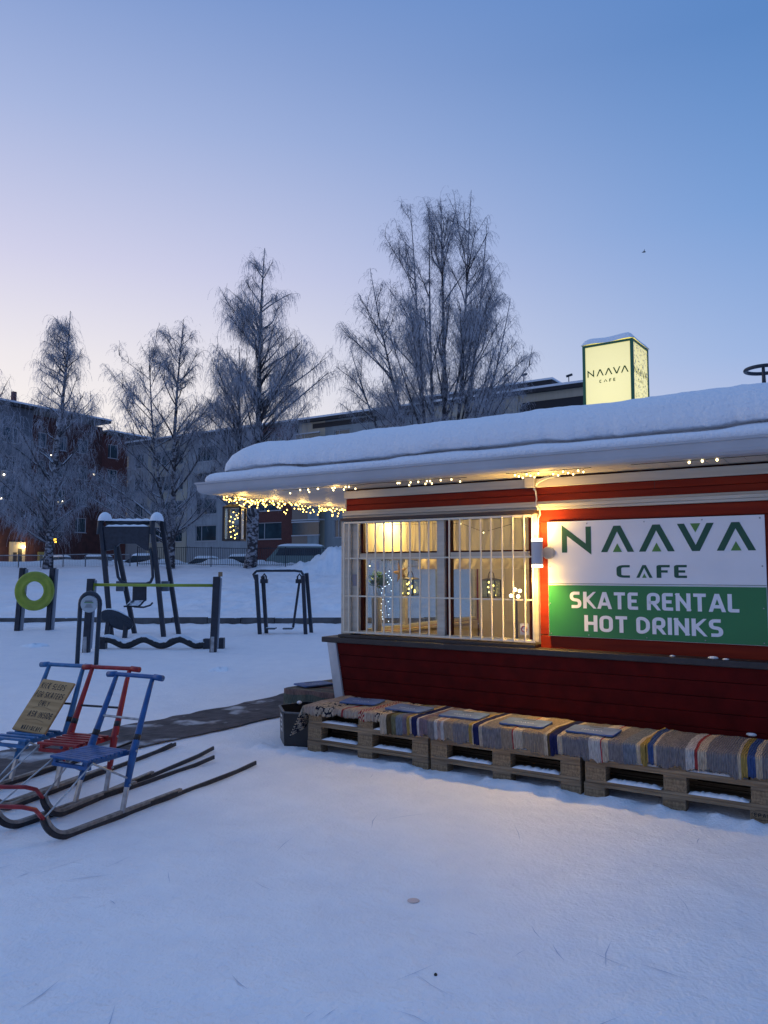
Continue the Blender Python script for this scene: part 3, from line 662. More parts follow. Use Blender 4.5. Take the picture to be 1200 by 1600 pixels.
# ------------------------------------------------------------------ wall lamp (up / down cylinder)
lm = empty('wall_lamp', (-2.33, 5.99, 1.71), KM, 'white cylinder wall lamp shining up and down beside the sign', 'lamp')
K(MB().lathe((-2.33, 5.965, 1.62), [(.0, .004), (.044, .004), (.046, 0), (.046, .185), (.044, .181), (0, .181)], 28), 'lamp_body', mat('lamp_white', (.50, .50, .54), .5), 0, lm, False)
for z in (1.592, 1.806): K(MB().lathe((-2.33, 5.965, z), [(0, 0), (.043, 0), (.045, .004), (.045, .02), (.043, .024), (0, .024)], 24), 'light_cap', mat('lamp_glow', (1, .9, .7), .4, emit=(1, .78, .40), es=6), 0, lm)
K(MB().box(-2.345, -2.30, 6.0, 6.05, 1.68, 1.73).lathe((-2.27, 6.06, 1.712), [(0, -.02), (.045, -.02), (.052, -.01), (.052, .036), (0, .036)], 24, axis=1), 'bracket', CREAM, 0, lm)
def spot(org, pw, tilt, ang, blend):
    o = light('lamp_light', 'SPOT', org, KM, pw, (1, .60, .13), lm, .035, rot=(R(tilt), 0), spot=ang); o.data.spot_blend = blend
spot((-2.33, 5.955, 1.585), 78, -20, 168, 1.0)
spot((-2.33, 5.965, 1.60), 9, 0, 160, .8)
spot((-2.33, 5.965, 1.835), 32, 172, 168, 1.0)
light('lamp_light', 'POINT', (-2.33, 5.962, 1.575), KM, 3.2, (1, .60, .13), lm, .03)
light('lamp_light', 'POINT', (-2.33, 5.962, 1.852), KM, 4.6, (1, .60, .13), lm, .03)
cb = MB().tube([(-2.385, 6.06, 2.262), (-2.372, 6.062, 2.22), (-2.368, 6.068, 2.16), (-2.37, 6.045, 2.12), (-2.352, 6.044, 2.10), (-2.338, 6.055, 2.068), (-2.335, 6.06, 2.03), (-2.35, 6.05, 2.0), (-2.352, 6.03, 1.83)], .006, 8)
cb.tube([(-2.375, 6.06, 2.268), (-2.34, 6.05, 2.30), (-2.26, 6.045, 2.330), (-2.15, 6.05, 2.345)], .006, 8).tube([(-2.372, 6.06, 2.285), (-2.33, 6.05, 2.322), (-2.25, 6.045, 2.345)], .006, 8)
cb.tube([(-2.388, 6.062, 2.262), (-2.393, 6.063, 2.245), (-2.378, 6.063, 2.232)], .004, 6)
tag(cb.build('cable', WCABLE, org=(-2.36, 6.06, 2.26), frame=KM, smooth=True), 'thin white cable running down the wall into the cylinder lamp', 'cable')
tag(MB().box(-2.462, -2.372, 6.03, 6.074, 2.258, 2.345).build('junction_box', CREAM, org=(-2.42, 6.07, 2.26), frame=KM, bev=.004), 'small square cream junction box under the soffit', 'junction box')

# ------------------------------------------------------------------ string lights
def string_lights(label, pts, wirepts, org, group, lights=(), big=.0072, m=BULB):
    e_ = empty('string_lights', org, KM, label, 'string lights', group)
    wb = MB(); 
    for wp in wirepts: wb.tube(wp, .0022, 5, False)
    for p in pts: wb.tube([p, (p[0], p[1], p[2]+.02)], .003, 5)
    wb.build('wire', WIRE, e_)
    first = None
    for p in pts:
        if first is None:
            b = bpy.data.meshes.new('bulb'); q = MB().sphere((0, 0, 0), big, 8, 1.25); b.from_pydata(q.v, [], q.f); b.materials.append(m); b.shade_smooth(); first = b
        o = bpy.data.objects.new('bulb', first); col.objects.link(o); o.parent = e_; o.location = Vector(p)-Vector(org); ORG[o.name] = ORG[e_.name]
    for (p, pw) in lights: light('string_glow', 'POINT', p, KM, pw, (1, .62, .18), e_, .04)
    return e_
rl = random.Random(11); pts = []; wp = []
for k in range(98):
    v = 6.35 + rl.random()*1.75
    pts.append((-5.60+rl.gauss(0, .07), v, 2.335 - abs(rl.gauss(0, .045))-.006))
for s_ in range(3):
    wp.append([(-5.60+rl.gauss(0, .035), 5.70+i*.1, 2.33-abs(rl.gauss(0, .03))) for i in range(30)])
string_lights('dense tangle of yellow fairy lights under the left eave, reaching back to the wall', pts, wp, (-5.6, 5.7, 2.33), 'fairy lights on the kiosk', [((-5.56, 5.95+i*.5, 2.285), 1.7) for i in range(5)], .0066)
pts = [(-5.60+rl.gauss(0, .06), 5.72+rl.random()*.68, 2.335-abs(rl.gauss(0, .04))-.005) for k in range(70)]
string_lights('cluster of yellow fairy lights at the outer roof corner above the hanging lantern', pts, [[(-5.60+rl.gauss(0, .03), 5.70+i*.07, 2.33-abs(rl.gauss(0, .03))) for i in range(10)]], (-5.6, 5.7, 2.34), 'fairy lights on the kiosk', [], .0066)
us_ = [-4.744, -4.61, -4.521, -4.51, -4.395, -4.40, -4.226, -4.24, -4.20, -4.105, -4.08, -4.05, -3.976, -3.52, -3.50, -3.407, -3.39, -3.315, -3.24, -3.225, -3.20, -3.18, -3.092, -2.99, -2.91]
string_lights('sparse fairy lights hanging in small clusters under the front eave left of the lamp', [(u, 5.73+rl.uniform(-.01, .01), 2.333-(.0 if i % 3 else .022)) for i, u in enumerate(us_)], [[(-4.85+i*.1, 5.735, 2.345-.004*math.sin(i)) for i in range(21)]], (-4.0, 5.73, 2.345), 'fairy lights on the kiosk', [((-4.25, 5.80, 2.31), .8)], m=BULBW)
us_ = [-2.42+.033*i for i in range(7)] + [-2.10+.04*i for i in range(5)] + [-1.9, -1.86]
string_lights('row of tiny lit icicle lights right above the wall lamp', [(u, 5.74, 2.333-.013*(i % 3)) for i, u in enumerate(us_)], [[(-2.5+i*.05, 5.74, 2.350-.003*(i % 2)) for i in range(15)]], (-2.1, 5.74, 2.35), 'fairy lights on the kiosk', [((-2.2, 5.82, 2.30), .9)], .007, BULBW)
string_lights('three lone fairy lights on the front eave above the big sign', [(-1.093, 5.74, 2.336), (-1.005, 5.74, 2.339), (-.908, 5.74, 2.340)], [[(-1.5, 5.743, 2.350), (-1.0, 5.742, 2.349), (-.5, 5.743, 2.351)]], (-1.0, 5.74, 2.345), 'fairy lights on the kiosk', [], .009, BULBW)

# ------------------------------------------------------------------ lanterns
def lantern(org, w2, h, label, dens, seed, m=BLACKW, frame=KM, hang=None, bulbr=.007, rz=0.):
    u, v, z = org; r_ = random.Random(seed); e_ = empty('lantern', (u, v, z), frame, label, 'lantern', rz=rz)
    t = (.20 if h > .3 else .13)*w2; f = MB().box(u-w2, u+w2, v-w2, v+w2, z, z+t)
    for i in (-1, 1):
        for j in (-1, 1): f.box(u+i*w2-t*.6*(i+1)/1, u+i*w2-t*.6*(i-1)/1, v+j*w2-t*.6*(j+1), v+j*w2-t*.6*(j-1), z+t, z+h*.86)
    f.box(u-w2, u+w2, v-w2, v+w2, z+h*.86, z+h*.89); q = w2*.42
    f.add([(u-w2, v-w2, z+h*.89), (u+w2, v-w2, z+h*.89), (u+w2, v+w2, z+h*.89), (u-w2, v+w2, z+h*.89), (u-q, v-q, z+h*.97), (u+q, v-q, z+h*.97), (u+q, v+q, z+h*.97), (u-q, v+q, z+h*.97)], [(0, 1, 5, 4), (1, 2, 6, 5), (2, 3, 7, 6), (3, 0, 4, 7), (4, 5, 6, 7)])
    f.build('frame', m, e_, bev=.002)
    top = hang or z+h*1.22
    hp = [(u+q*math.cos(a*math.pi/8), v, z+h*.97+(top-z-h*.97)*math.sin(a*math.pi/8)) for a in range(9)]
    MB().tube(hp, .004, 6).build('handle', m, e_)
    g = MB()
    for s_ in (-1, 1): g.box(u-w2+t, u+w2-t, v+s_*(w2-t*.6)-.001, v+s_*(w2-t*.6)+.001, z+t, z+h*.86).box(u+s_*(w2-t*.6)-.001, u+s_*(w2-t*.6)+.001, v-w2+t, v+w2-t, z+t, z+h*.86)
    g.build('glass', GLASS, e_)
    pts = [(u+.7*w2*math.sin(k*1.9+seed)*r_.uniform(.3, 1), v+.6*w2*r_.uniform(-1, 1), z+t+(h*.74)*k/dens+.01) for k in range(dens)]
    wb = MB().tube(pts, .0013, 4, False); wb.build('wire', WIRE, e_)
    bb = MB().sphere((0, 0, 0), bulbr, 8); me_ = bpy.data.meshes.new('bulb'); me_.from_pydata(bb.v, [], bb.f); me_.materials.append(BULB); me_.shade_smooth()
    for p in pts:
        o = bpy.data.objects.new('bulb', me_); col.objects.link(o); o.parent = e_; o.location = Vector(p)-Vector((u, v, z)); ORG[o.name] = ORG[e_.name]
    return e_
lantern((-5.53, 5.80, 1.865), .098, .39, 'large black glass lantern full of fairy lights hanging under the left eave', 18, 3, hang=2.345, rz=R(26))
lantern((-3.82, 6.45, 1.325), .075, .18, 'small black lantern with warm lights behind the left window pane', 9, 5, hang=1.56, bulbr=.009)
lantern((-2.965, 6.45, 1.322), .07, .18, 'small black lattice lantern behind the right window pane', 9, 8, hang=1.56, bulbr=.008)
# hooks: cords up to ceiling
for u, lb in ((-3.82, 'thin dark cord holding the lantern in the left pane'), (-2.965, 'thin dark cord holding the lantern in the right pane')):
    tag(MB().tube([(u, 6.45, 1.555), (u, 6.45, 2.30)], .002, 5).build('cord', WIRE, org=(u, 6.45, 2.3), frame=KM), lb, 'cord')
# paper star
st = MB(); c = (-3.93, 6.44, 1.545)
P = []
for k in range(10):
    a = math.pi/2+.25 + k*math.pi/5; r_ = .105 if k % 2 == 0 else .036; P.append((c[0]+r_*math.cos(a), c[1], c[2]+r_*math.sin(a)))
st.add(P+[(c[0], c[1]-.022, c[2]), (c[0], c[1]+.022, c[2])], [(k, (k+1) % 10, 10) for k in range(10)] + [((k+1) % 10, k, 11) for k in range(10)])
so_ = tag(st.build('paper_star', mat('gold_paper', (.75, .42, .12), .6), org=c, frame=KM), 'golden paper star hanging in the left window pane', 'star')
K(MB().tube([(c[0], c[1], c[2]+.1), (c[0], c[1], 2.3)], .0015, 4), 'string', WIRE, 0, so_)
# plant in a tall pot
pl = empty('potted_plant', (-4.19, 6.42, .95), KM, 'leafy green plant in a tall pale vase at the window left corner', 'plant')
K(MB().lathe((-4.19, 6.42, .952), [(0, 0), (.042, 0), (.048, .05), (.055, .34), (.05, .345), (0, .33)], 20), 'vase', mat('pale_glaze', (.55, .50, .42), .3), 0, pl, True)
lf = MB(); rp_ = random.Random(2)
for k in range(260):
    a = rp_.uniform(0, 6.28); b = rp_.uniform(-.5, 1.3); r_ = .10*rp_.uniform(.3, 1); p = Vector((-4.17+r_*math.cos(a)*math.cos(b), 6.42+.5*r_*math.sin(a), 1.44+.11*math.sin(b)*rp_.random()))
    d = Vector((math.cos(a), math.sin(a), rp_.uniform(-.3, .9))).normalized(); s_ = d.cross(Vector((0, 0, 1))).normalized()*.017; l = .05
    lf.add([p, p+d*l*.5+s_, p+d*l, p+d*l*.5-s_], [(0, 1, 2, 3)])
K(lf, 'foliage', mat('house_leaf', (.09, .24, .05), .5, var=.4, vscale=30), 0, pl)
sp_ = MB()
for k in range(6): sp_.tube([(-4.19+.01*k-.03, 6.42, 1.28), (-4.20+.02*k-.03, 6.42, 1.38), (-4.21+.03*k-.03, 6.42, 1.46)], .003, 5)
K(sp_, 'stem', mat('stem', (.12, .14, .05), .7), 0, pl)
# dripping fairy lights in window and table lamp cluster
pts = [(-4.06+rl.uniform(-.03, .1)+.0*k, 6.33+rl.uniform(-.02, .02), 1.56-.021*k) for k in range(24)]
string_lights('drop of cold white fairy lights falling between plant and star', pts, [[(-4.03, 6.33, 1.60), (-4.04, 6.33, 1.3), (-4.0, 6.33, 1.1)]], (-4.03, 6.33, 1.6), 'fairy lights inside the window', [], .0035, mat('cold_bulb', (1, 1, 1), .4, emit=(.8, .9, 1), es=5))
pts = [(-4.11, 6.17, 1.61), (-3.125, 6.16, 1.985), (-2.90, 6.16, 1.90), (-2.62, 6.16, 1.965)]
string_lights('single bulbs of a light chain shining through the sheer curtains', pts, [[(-4.11, 6.17, 1.61), (-4.0, 6.17, 2.0), (-3.125, 6.165, 1.99), (-2.9, 6.165, 1.905), (-2.62, 6.165, 1.97)]], (-3.6, 6.17, 2.0), 'fairy lights inside the window', [], .006, BULBW)
tl = empty('lamp_cluster', (-2.74, 6.5, 1.31), KM, 'cluster of four bright bulbs glowing in the right window pane', 'lamp')
K(MB().lathe((-2.74, 6.5, .95), [(.05, 0), (.05, .01), (.008, .02), (.006, .34), (.02, .36), (0, .37)], 14), 'stand', BLACKW, 0, tl)
for p in ((-2.70, 1.385), (-2.745, 1.395), (-2.715, 1.335), (-2.785, 1.34)): K(MB().sphere((p[0], 6.48, p[1]), .016, 10), 'bulb', mat('bright_bulb', (1, .9, .7), .4, emit=(1, .82, .45), es=14), 0, tl, True)
light('lamp_light', 'POINT', (-2.74, 6.44, 1.36), KM, .6, (1, .7, .3), tl, .05)

# ------------------------------------------------------------------ roof light box
LB = Matrix.Rotation(ROT, 4, 'Z') @ Matrix.Translation(Vector((-2.125, 7.65, 0))) @ Matrix.Rotation(R(-3), 4, 'Z')
lb = bpy.data.objects.new('light_box', None); col.objects.link(lb); lb.matrix_world = LB @ Matrix.Translation(Vector((0, 0, 2.9))); ORG[lb.name] = ((0, 0, 2.9), LB)
tag(lb, 'glowing pale yellow cube sign with green frame and snow cap on the roof', 'light box')
hb = .252; z0, z1 = 2.92, 3.80
fr = MB(); t = .028
for i in (-1, 1):
    for j in (-1, 1): fr.box(min(i*hb, i*(hb-t)), max(i*hb, i*(hb-t)), min(j*hb, j*(hb-t)), max(j*hb, j*(hb-t)), z0, z1)
for z in (z0, z1-.022):
    for j in (-1, 1):
        fr.box(-hb+t, hb-t, min(j*hb, j*(hb-t)), max(j*hb, j*(hb-t)), z, z+.022); fr.box(min(j*hb, j*(hb-t)), max(j*hb, j*(hb-t)), -hb+t, hb-t, z, z+.022)
fr.build('frame', mat('green_frame', (.008, .12, .06), .4), lb, bev=.003)
gm = bpy.data.materials.new('lit_panel'); gm.use_nodes = True; n = gm.node_tree; b = n.nodes['Principled BSDF']; b.inputs['Base Color'].default_value = (.8, .75, .5, 1); b.inputs['Roughness'].default_value = .5
t_c = n.nodes.new('ShaderNodeTexCoord'); ms = n.nodes.new('ShaderNodeMapping'); ms.inputs['Location'].default_value = (0, 0, -.62); ms.inputs['Scale'].default_value = (1.9, 1.9, 1.5); n.links.new(t_c.outputs['Object'], ms.inputs[0])
gr = n.nodes.new('ShaderNodeTexGradient'); gr.gradient_type = 'SPHERICAL'; n.links.new(ms.outputs[0], gr.inputs[0]); rp = n.nodes.new('ShaderNodeValToRGB'); n.links.new(gr.outputs[0], rp.inputs[0])
rp.color_ramp.elements[0].color = (.66, .56, .15, 1); rp.color_ramp.elements[1].color = (1, .88, .34, 1); n.links.new(rp.outputs[0], b.inputs['Emission Color']); b.inputs['Emission Strength'].default_value = .84
pn = MB()
q = hb-t-.001; pn.box(-q, q, -hb+.008, -hb+.014, z0+.022, z1-.023).box(-q, q, hb-.014, hb-.008, z0+.022, z1-.023).box(hb-.014, hb-.008, -q, q, z0+.022, z1-.023).box(-hb+.008, -hb+.014, -q, q, z0+.022, z1-.023)
pn.build('lit_panel', gm, lb)
lg = mat('box_lettering', (.06, .14, .03), .6)
d_ = MB(); cafe_logo(d_, d_, -.205, .205, 3.475, 3.542, -hb+.0065, .011, False)
d_.build('name_lettering', lg, lb); d_ = MB(); put_text(d_, 'CΛFE', -.085, .075, 3.405, 3.436, -hb+.0065, .0065, .014)
d_.build('cafe_lettering', lg, lb)
d2 = MB(); cafe_logo(d2, d2, -.205, .205, 3.475, 3.542, -hb+.0065, .011, False); d2.xf(Matrix.Rotation(R(90), 4, 'Z')); d2.build('name_lettering', lg, lb)
d2 = MB(); put_text(d2, 'CΛFE', -.085, .075, 3.405, 3.436, -hb+.0065, .0065, .014)
d2.xf(Matrix.Rotation(R(90), 4, 'Z')); d2.build('cafe_lettering', lg, lb)
# frost specks clinging to the right face
fs_ = MB(); rr = random.Random(5)
for k in range(420):
    y = rr.uniform(-.22, .22); z = rr.uniform(3.0, 3.77); s_ = rr.uniform(.003, .009); fs_.add([(hb+.001, y-s_, z-s_*.6), (hb+.001, y+s_, z-s_), (hb+.001, y+s_*.7, z+s_), (hb+.001, y-s_, z+s_*.5)], [(0, 1, 2, 3)])
fs_.build('frost_specks', mat('frost', (.45, .45, .42), .8), lb)
def capf(a, b):
    x = (a*2-1)*.262; y = (b*2-1)*.262; e_ = min(1-abs(a*2-1), 1-abs(b*2-1)); h = .075*min(1, e_/.28)**.55
    return (x, y, 3.802 + h + .006*math.sin(9*a+4*b))
sc = MB().grid(17, 17, capf); sc = sc.build('snow_cap', FSNOW, lb, smooth=True)

# ring street lamp beyond the roof, far right
rx, ry = 600/1200., 0
RX, RY = 13.2*(1204-600)/1200., 13.2
rlp = empty('street_lamp', (RX, RY, gz(RX, RY)), WM, 'modern dark street lamp with a ring head, half outside the right edge', 'street lamp')
zc = 1.575+(890-573)/1200*RY
MB().tube([(RX+.30*math.cos(a*math.pi/20), RY+.30*math.sin(a*math.pi/20), zc) for a in range(41)], .034, 10, False).build('ring_head', DARKM, rlp, smooth=True)
MB().tube([(RX, RY, 0), (RX, RY, zc-.55), (RX-.06, RY-.1, zc-.3), (RX-.14, RY-.25, zc)], [.07, .05, .035, .025], 12).build('pole', DARKM, rlp, smooth=True)

# ------------------------------------------------------------------ pallets
def pallet_parts(name, w, org, label):
    """EUR pallet, long side along u; org = front left bottom corner in kiosk frame"""
    u, v, z = org; e_ = empty('pallet', org, KM, label, 'pallet', 'pallets stacked as a bench')
    dk = MB()
    for k, (a, b) in enumerate(((0, .145), (.195, .295), (.33, .475), (.51, .61), (.655, .8))): dk.box(u, u+1.2, v+a, v+b, z+.122, z+.144)
    for a in (0, .5275, 1.055): dk.box(u+a, u+a+.145, v+.001, v+.799, z+.100, z+.1215)
    dk.build('deck', WOOD, e_, bev=.002)
    bt = MB()
    for a in (0, .35, .70): bt.box(u, u+1.2, v+a, v+a+.1, z, z+.0215)
    bt.build('bottom_boards', WOOD, e_, bev=.002)
    me_ = None
    for a in (0, .5275, 1.055):
        for b in (0.0015, .35, .6985):
            if me_ is None:
                o = MB().box(u+a, u+a+.145, v+b, v+b+.1, z+.022, z+.0995).build('block', WOODV, e_, bev=.002); me_ = o
            else:
                o = me_.copy(); col.objects.link(o); o.parent = e_; o.location = (a, b-.0015, 0); ORG[o.name] = ORG[e_.name]
    return e_
U_ST = (-4.235, -3.000, -1.780)
U_ST = (-4.225, -3.005, -1.775)
p0 = None
hn = ('bottom', 'middle', 'top'); wh = ('left end', 'middle', 'right end')
rj = random.Random(9)
for i, u in enumerate(U_ST):
    for k in range(3):
        lb_ = f'weathered wooden pallet, {hn[k]} layer of the stack at the {wh[i]} of the front bench' if k != 1 else f'weathered wooden pallet, {hn[k]} layer of the {wh[i]} stack of the front bench'
        org = (u+rj.uniform(-.008, .008), 5.375+rj.uniform(-.012, .012), -.045+k*.1445)
        if p0 is None: p0 = pallet_parts('pallet', 1.2, org, lb_)
        else:
            c_ = dup(p0); c_.matrix_world = KM @ Matrix.Translation(Vector(org)) @ Matrix.Rotation(R(rj.uniform(-.25, .25)), 4, 'Z'); c_['label'] = lb_; ORG[c_.name] = (org, KM)
# side bench stack (turned, along the left wall)
for k in range(3):
    c_ = dup(p0); org = (-4.36, 6.00, -.045+k*.1445)
    c_.matrix_world = KM @ Matrix.Translation(Vector((-4.42, 6.06, org[2]))) @ Matrix.Rotation(R(90), 4, 'Z') @ Matrix.Diagonal((1, .72, 1, 1)); c_['label'] = f'wooden pallet, {hn[k]} of the stack round the kiosk corner behind the black crate'; c_['group'] = 'pallets stacked beside the kiosk'; ORG[c_.name] = (org, KM)
# stamp burnt into the end block
stp = MB(); put_text(stp, 'EPAL', -.70, -.61, .05, .074, 5.3535, .004, .005)
stp.tube([(-.655+.058*math.cos(a*math.pi/10), 5.3535, .062+.03*math.sin(a*math.pi/10)) for a in range(21)], .0012, 4, False)
tops = [o for o in bpy.data.objects if o.type == 'EMPTY' and o.get('label') == 'weathered wooden pallet, middle layer of the right end stack of the front bench']
stp.build('burnt_stamp', INK, tops[0])
# snow lying on the pallet edges
se = MB(); rs_ = random.Random(3)
for i, u in enumerate(U_ST):
    for zt_ in (.1215-.03+.0, .266-.035+.0):
        for (a, b) in ((.15, .52), (.68, 1.05)):
            zz = {0: .1165, 1: .2615}[0 if zt_ < .15 else 1] - (.045-.0) + .045*0
            zz = (-.045+.1445*(1 if zt_ < .15 else 2)) + .022
            nseg = 26; vs = []
            for s_ in range(nseg+1):
                f = s_/nseg; h = (.012+.012*rs_.random())*min(1, 8*f, 8*(1-f)); d = .085*(.8+.25*rs_.random()); x_ = u+a+.005+(b-a-.01)*f
                vs += [(x_, 5.368, zz), (x_, 5.372, zz+h*.8), (x_, 5.40+d*.2, zz+h), (x_, 5.375+d, zz)]
            se.add(vs, [(s_*4+j, s_*4+j+1, (s_+1)*4+j+1, (s_+1)*4+j) for s_ in range(nseg) for j in range(3)])
tag(se.build('snow_ridge', FSNOW, org=(-4, 5.37, 0), frame=KM, smooth=True), 'thin ridges of snow caught on the lower pallet boards', 'snow', kind='stuff')

# ------------------------------------------------------------------ rugs
def rugmat():
    m = mat('rag_rug', (.5, .5, .5), .95, spec=.05); n = m.node_tree; b = n.nodes['Principled BSDF']
    a = n.nodes.new('ShaderNodeVertexColor'); a.layer_name = 'col'; t = n.nodes.new('ShaderNodeTexCoord')
    mp = n.nodes.new('ShaderNodeMapping'); mp.inputs['Scale'].default_value = (150, 25, 25); n.links.new(t.outputs['Object'], mp.inputs[0])
    no = n.nodes.new('ShaderNodeTexNoise'); no.inputs['Scale'].default_value = 1; no.inputs['Detail'].default_value = 3; n.links.new(mp.outputs[0], no.inputs['Vector'])
    mr = n.nodes.new('ShaderNodeMapRange'); n.links.new(no.outputs[0], mr.inputs[0]); mr.inputs[1].default_value = .25; mr.inputs[2].default_value = .75; mr.inputs[3].default_value = .55; mr.inputs[4].default_value = 1.25
    mx = n.nodes.new('ShaderNodeVectorMath'); mx.operation = 'SCALE'; n.links.new(a.outputs[0], mx.inputs[0]); n.links.new(mr.outputs[0], mx.inputs['Scale']); n.links.new(mx.outputs[0], b.inputs['Base Color'])
    wv = n.nodes.new('ShaderNodeTexWave'); wv.inputs['Scale'].default_value = 22; wv.inputs['Distortion'].default_value = 1.5; wv.inputs['Detail'].default_value = 2; n.links.new(t.outputs['Object'], wv.inputs['Vector'])
    sm_ = n.nodes.new('ShaderNodeMath'); sm_.operation = 'ADD'; n.links.new(wv.outputs['Fac'], sm_.inputs[0]); n.links.new(no.outputs[0], sm_.inputs[1])
    bp = n.nodes.new('ShaderNodeBump'); bp.inputs['Strength'].default_value = .9; bp.inputs['Distance'].default_value = .008; n.links.new(sm_.outputs[0], bp.inputs['Height']); n.links.new(bp.outputs[0], b.inputs['Normal']); return m
RUG = rugmat()
CRM = (.50, .42, .32); GRY = (.20, .19, .20); GRB = (.17, .20, .25); NVY = (.02, .025, .09); YEL = (.34, .24, .07); REDR = (.35, .05, .05); BRN = (.10, .07, .035); OLV = (.15, .15, .09); PNK = (.42, .30, .26); PUR = (.19, .15, .18); WHT = (.50, .48, .46); BLU = (.05, .09, .23); TAN = (.30, .24, .18)
STR = [(-3.45, CRM), (-3.40, BRN), (-3.36, OLV), (-3.31, GRB), (-3.25, PUR), (-3.21, YEL), (-3.18, CRM), (-3.165, NVY), (-3.115, WHT), (-3.09, PUR), (-3.02, GRY), (-2.955, WHT), (-2.93, PNK), (-2.905, WHT), (-2.88, TAN), (-2.80, GRY), (-2.66, YEL), (-2.635, CRM), (-2.625, NVY), (-2.575, CRM), (-2.55, GRY), (-2.40, TAN), (-2.31, REDR), (-2.295, CRM), (-2.23, TAN), (-2.06, CRM), (-2.04, BRN), (-2.015, NVY), (-1.965, CRM), (-1.93, GRY), (-1.735, WHT), (-1.66, REDR), (-1.645, CRM), (-1.60, GRY), (-1.50, GRB), (-1.415, CRM), (-1.39, YEL), (-1.35, BLU), (-1.315, CRM), (-1.295, GRY), (-1.11, WHT), (-1.055, REDR), (-1.04, CRM), (-.985, GRY), (-.80, CRM), (-.775, YEL), (-.74, BLU), (-.70, CRM), (-.66, GRY)]
def scol(u):
    c = STR[0][1]
    for a, b in STR:
        if u >= a: c = b
    return c
def rug(label, u0, u1, z, drop, colf, seed, vfront=5.352, vback=5.93, hang=None, lift=0, name='rag_rug'):
    nu = max(12, int((u1-u0)/.009)); nv = 34; sb = vback-vfront; tot = sb+drop
    r1 = [nz(i*.15, seed, 5) for i in range(nu+1)]
    def f(a, b):
        i = int(round(a*(nu-1))); u = u0+(u1-u0)*a; s_ = b*(tot + r1[i]*.035*1 - .012*abs(math.sin(i*.9+seed))*1)
        wob = .010*nz(u*5, s_*6, seed+80)+.006*math.sin(u*60+seed)*.3
        u += .012*math.sin(s_*7+seed)
        zz = z+lift+wob
        if s_ < sb-.02: return (u, vback-s_, zz + (.012*math.exp(-((u-u0)/.02)**2) if lift else 0))
        if s_ < sb+.02:
            k = (s_-sb+.02)/.04*math.pi/2; return (u, vfront+.02-.02*math.sin(k), zz-.02+.02*math.cos(k))
        return (u, vfront-.004*math.sin(u*40)-.004, zz-.02-(s_-sb-.02))
    o = MB().grid(nu, nv, f, lambda a, b: colf(u0+(u1-u0)*a, b*tot)).build(name, RUG, org=((u0+u1)/2, vback, z), frame=KM, smooth=True)
    sd = o.modifiers.new('thick', 'SOLIDIFY'); sd.thickness = .010; sd.offset = 0
    return tag(o, label, 'rug', 'rag rugs on the pallet bench')
TOPZ = -.045+3*.1445 + .008
def zig(u, s_):
    t = (u+4.22)
    band = (t*10) % 2.6
    if .55 < t < .62: return REDR if (int(s_*60)+int(t*80)) % 2 else CRM
    if .10 < t < .30 or .72 < t < .80: 
        k = (abs(((s_*22+t*16) % 2)-1) + abs(((t*26) % 2)-1)); return (.03, .03, .045) if .62 < k < 1.05 else CRM
    if .38 < t < .40: return REDR
    return (.46, .38, .30) if int(t*60) % 2 else (.40, .31, .25)
rug('cream woven rug with dark zigzags and red marks at left end of bench', -4.24, -3.435, TOPZ, .070, zig, 1)
rug('long striped rag rug with blue, grey and yellow bands over the middle pallets', -3.46, -1.345, TOPZ+.001, .145, lambda u, s_: scol(u), 2, 5.350)
rug('shorter grey striped rag rug with yellow and blue bands at right end of bench', -1.352, -.60, TOPZ+.003, .135, lambda u, s_: scol(u), 3, 5.348, lift=.008)
# hanging corners at both ends
def flap(label, u, colf, dirn, ln, seed):
    def f(a, b):
        v = 5.35+.42*a; z = TOPZ-ln*b*(1-.75*a)-.004; uu = u+dirn*(.015+.10*b*(1-a)+.012*math.sin(a*14+seed)*b)
        return (uu, v-.05*b*(1-a), z)
    o = MB().grid(36, 24, f, colf).build('rug_end', RUG, org=(u, 5.5, TOPZ), frame=KM, smooth=True); o.modifiers.new('t', 'SOLIDIFY').thickness = .009
    return tag(o, label, 'rug', 'rag rugs on the pallet bench')
flap('loose fringe corner of patterned rug drooping over the crate side of bench', -4.245, lambda a, b: (.03, .03, .045) if (int(a*12+b*9)+int(b*14)) % 2 and b > .3 else CRM, -1, .27, 1)
flap('grey rug end with red edge hanging off right end of bench', -.590, lambda a, b: REDR if b > .92 else (GRY if int(a*30) % 5 else WHT), 1, .20, 2)
# side bench rug
def srug(a, b):
    v = 6.02+1.18*b; s_ = a*(.62+.16); 
    if s_ < .16: return (-5.02-.006*math.sin(b*30), v, TOPZ-.16+s_+.004*math.sin(b*22))
    return (-5.015+(s_-.16), v, TOPZ+.004*math.sin(b*15+a*5))
o = MB().grid(40, 90, srug, lambda a, b: (.30, .10, .10) if .18 < b < .21 else ((.16, .19, .12) if b > .8 else ((.17, .17, .16) if int(b*30) % 3 else (.25, .23, .20)))).build('rag_rug', RUG, org=(-4.7, 6.5, TOPZ), frame=KM, smooth=True)
o.modifiers.new('t', 'SOLIDIFY').thickness = .01; tag(o, 'grey green rag rug on the stack round the kiosk corner', 'rug')
def sfr(a, b):
    u = -5.02+.62*a; return (u, 6.015-.01*math.sin(a*20)-.01*b, TOPZ-(.15+.03*math.sin(a*9))*b)
o = MB().grid(50, 14, sfr, lambda a, b: (.14, .16, .13) if b > .3 else (.26, .17, .15)).build('rug_flap', RUG, org=(-4.7, 6.0, TOPZ), frame=KM, smooth=True)
o.modifiers.new('t', 'SOLIDIFY').thickness = .01; tag(o, 'dull green rug flap hanging toward the black crate', 'rug')

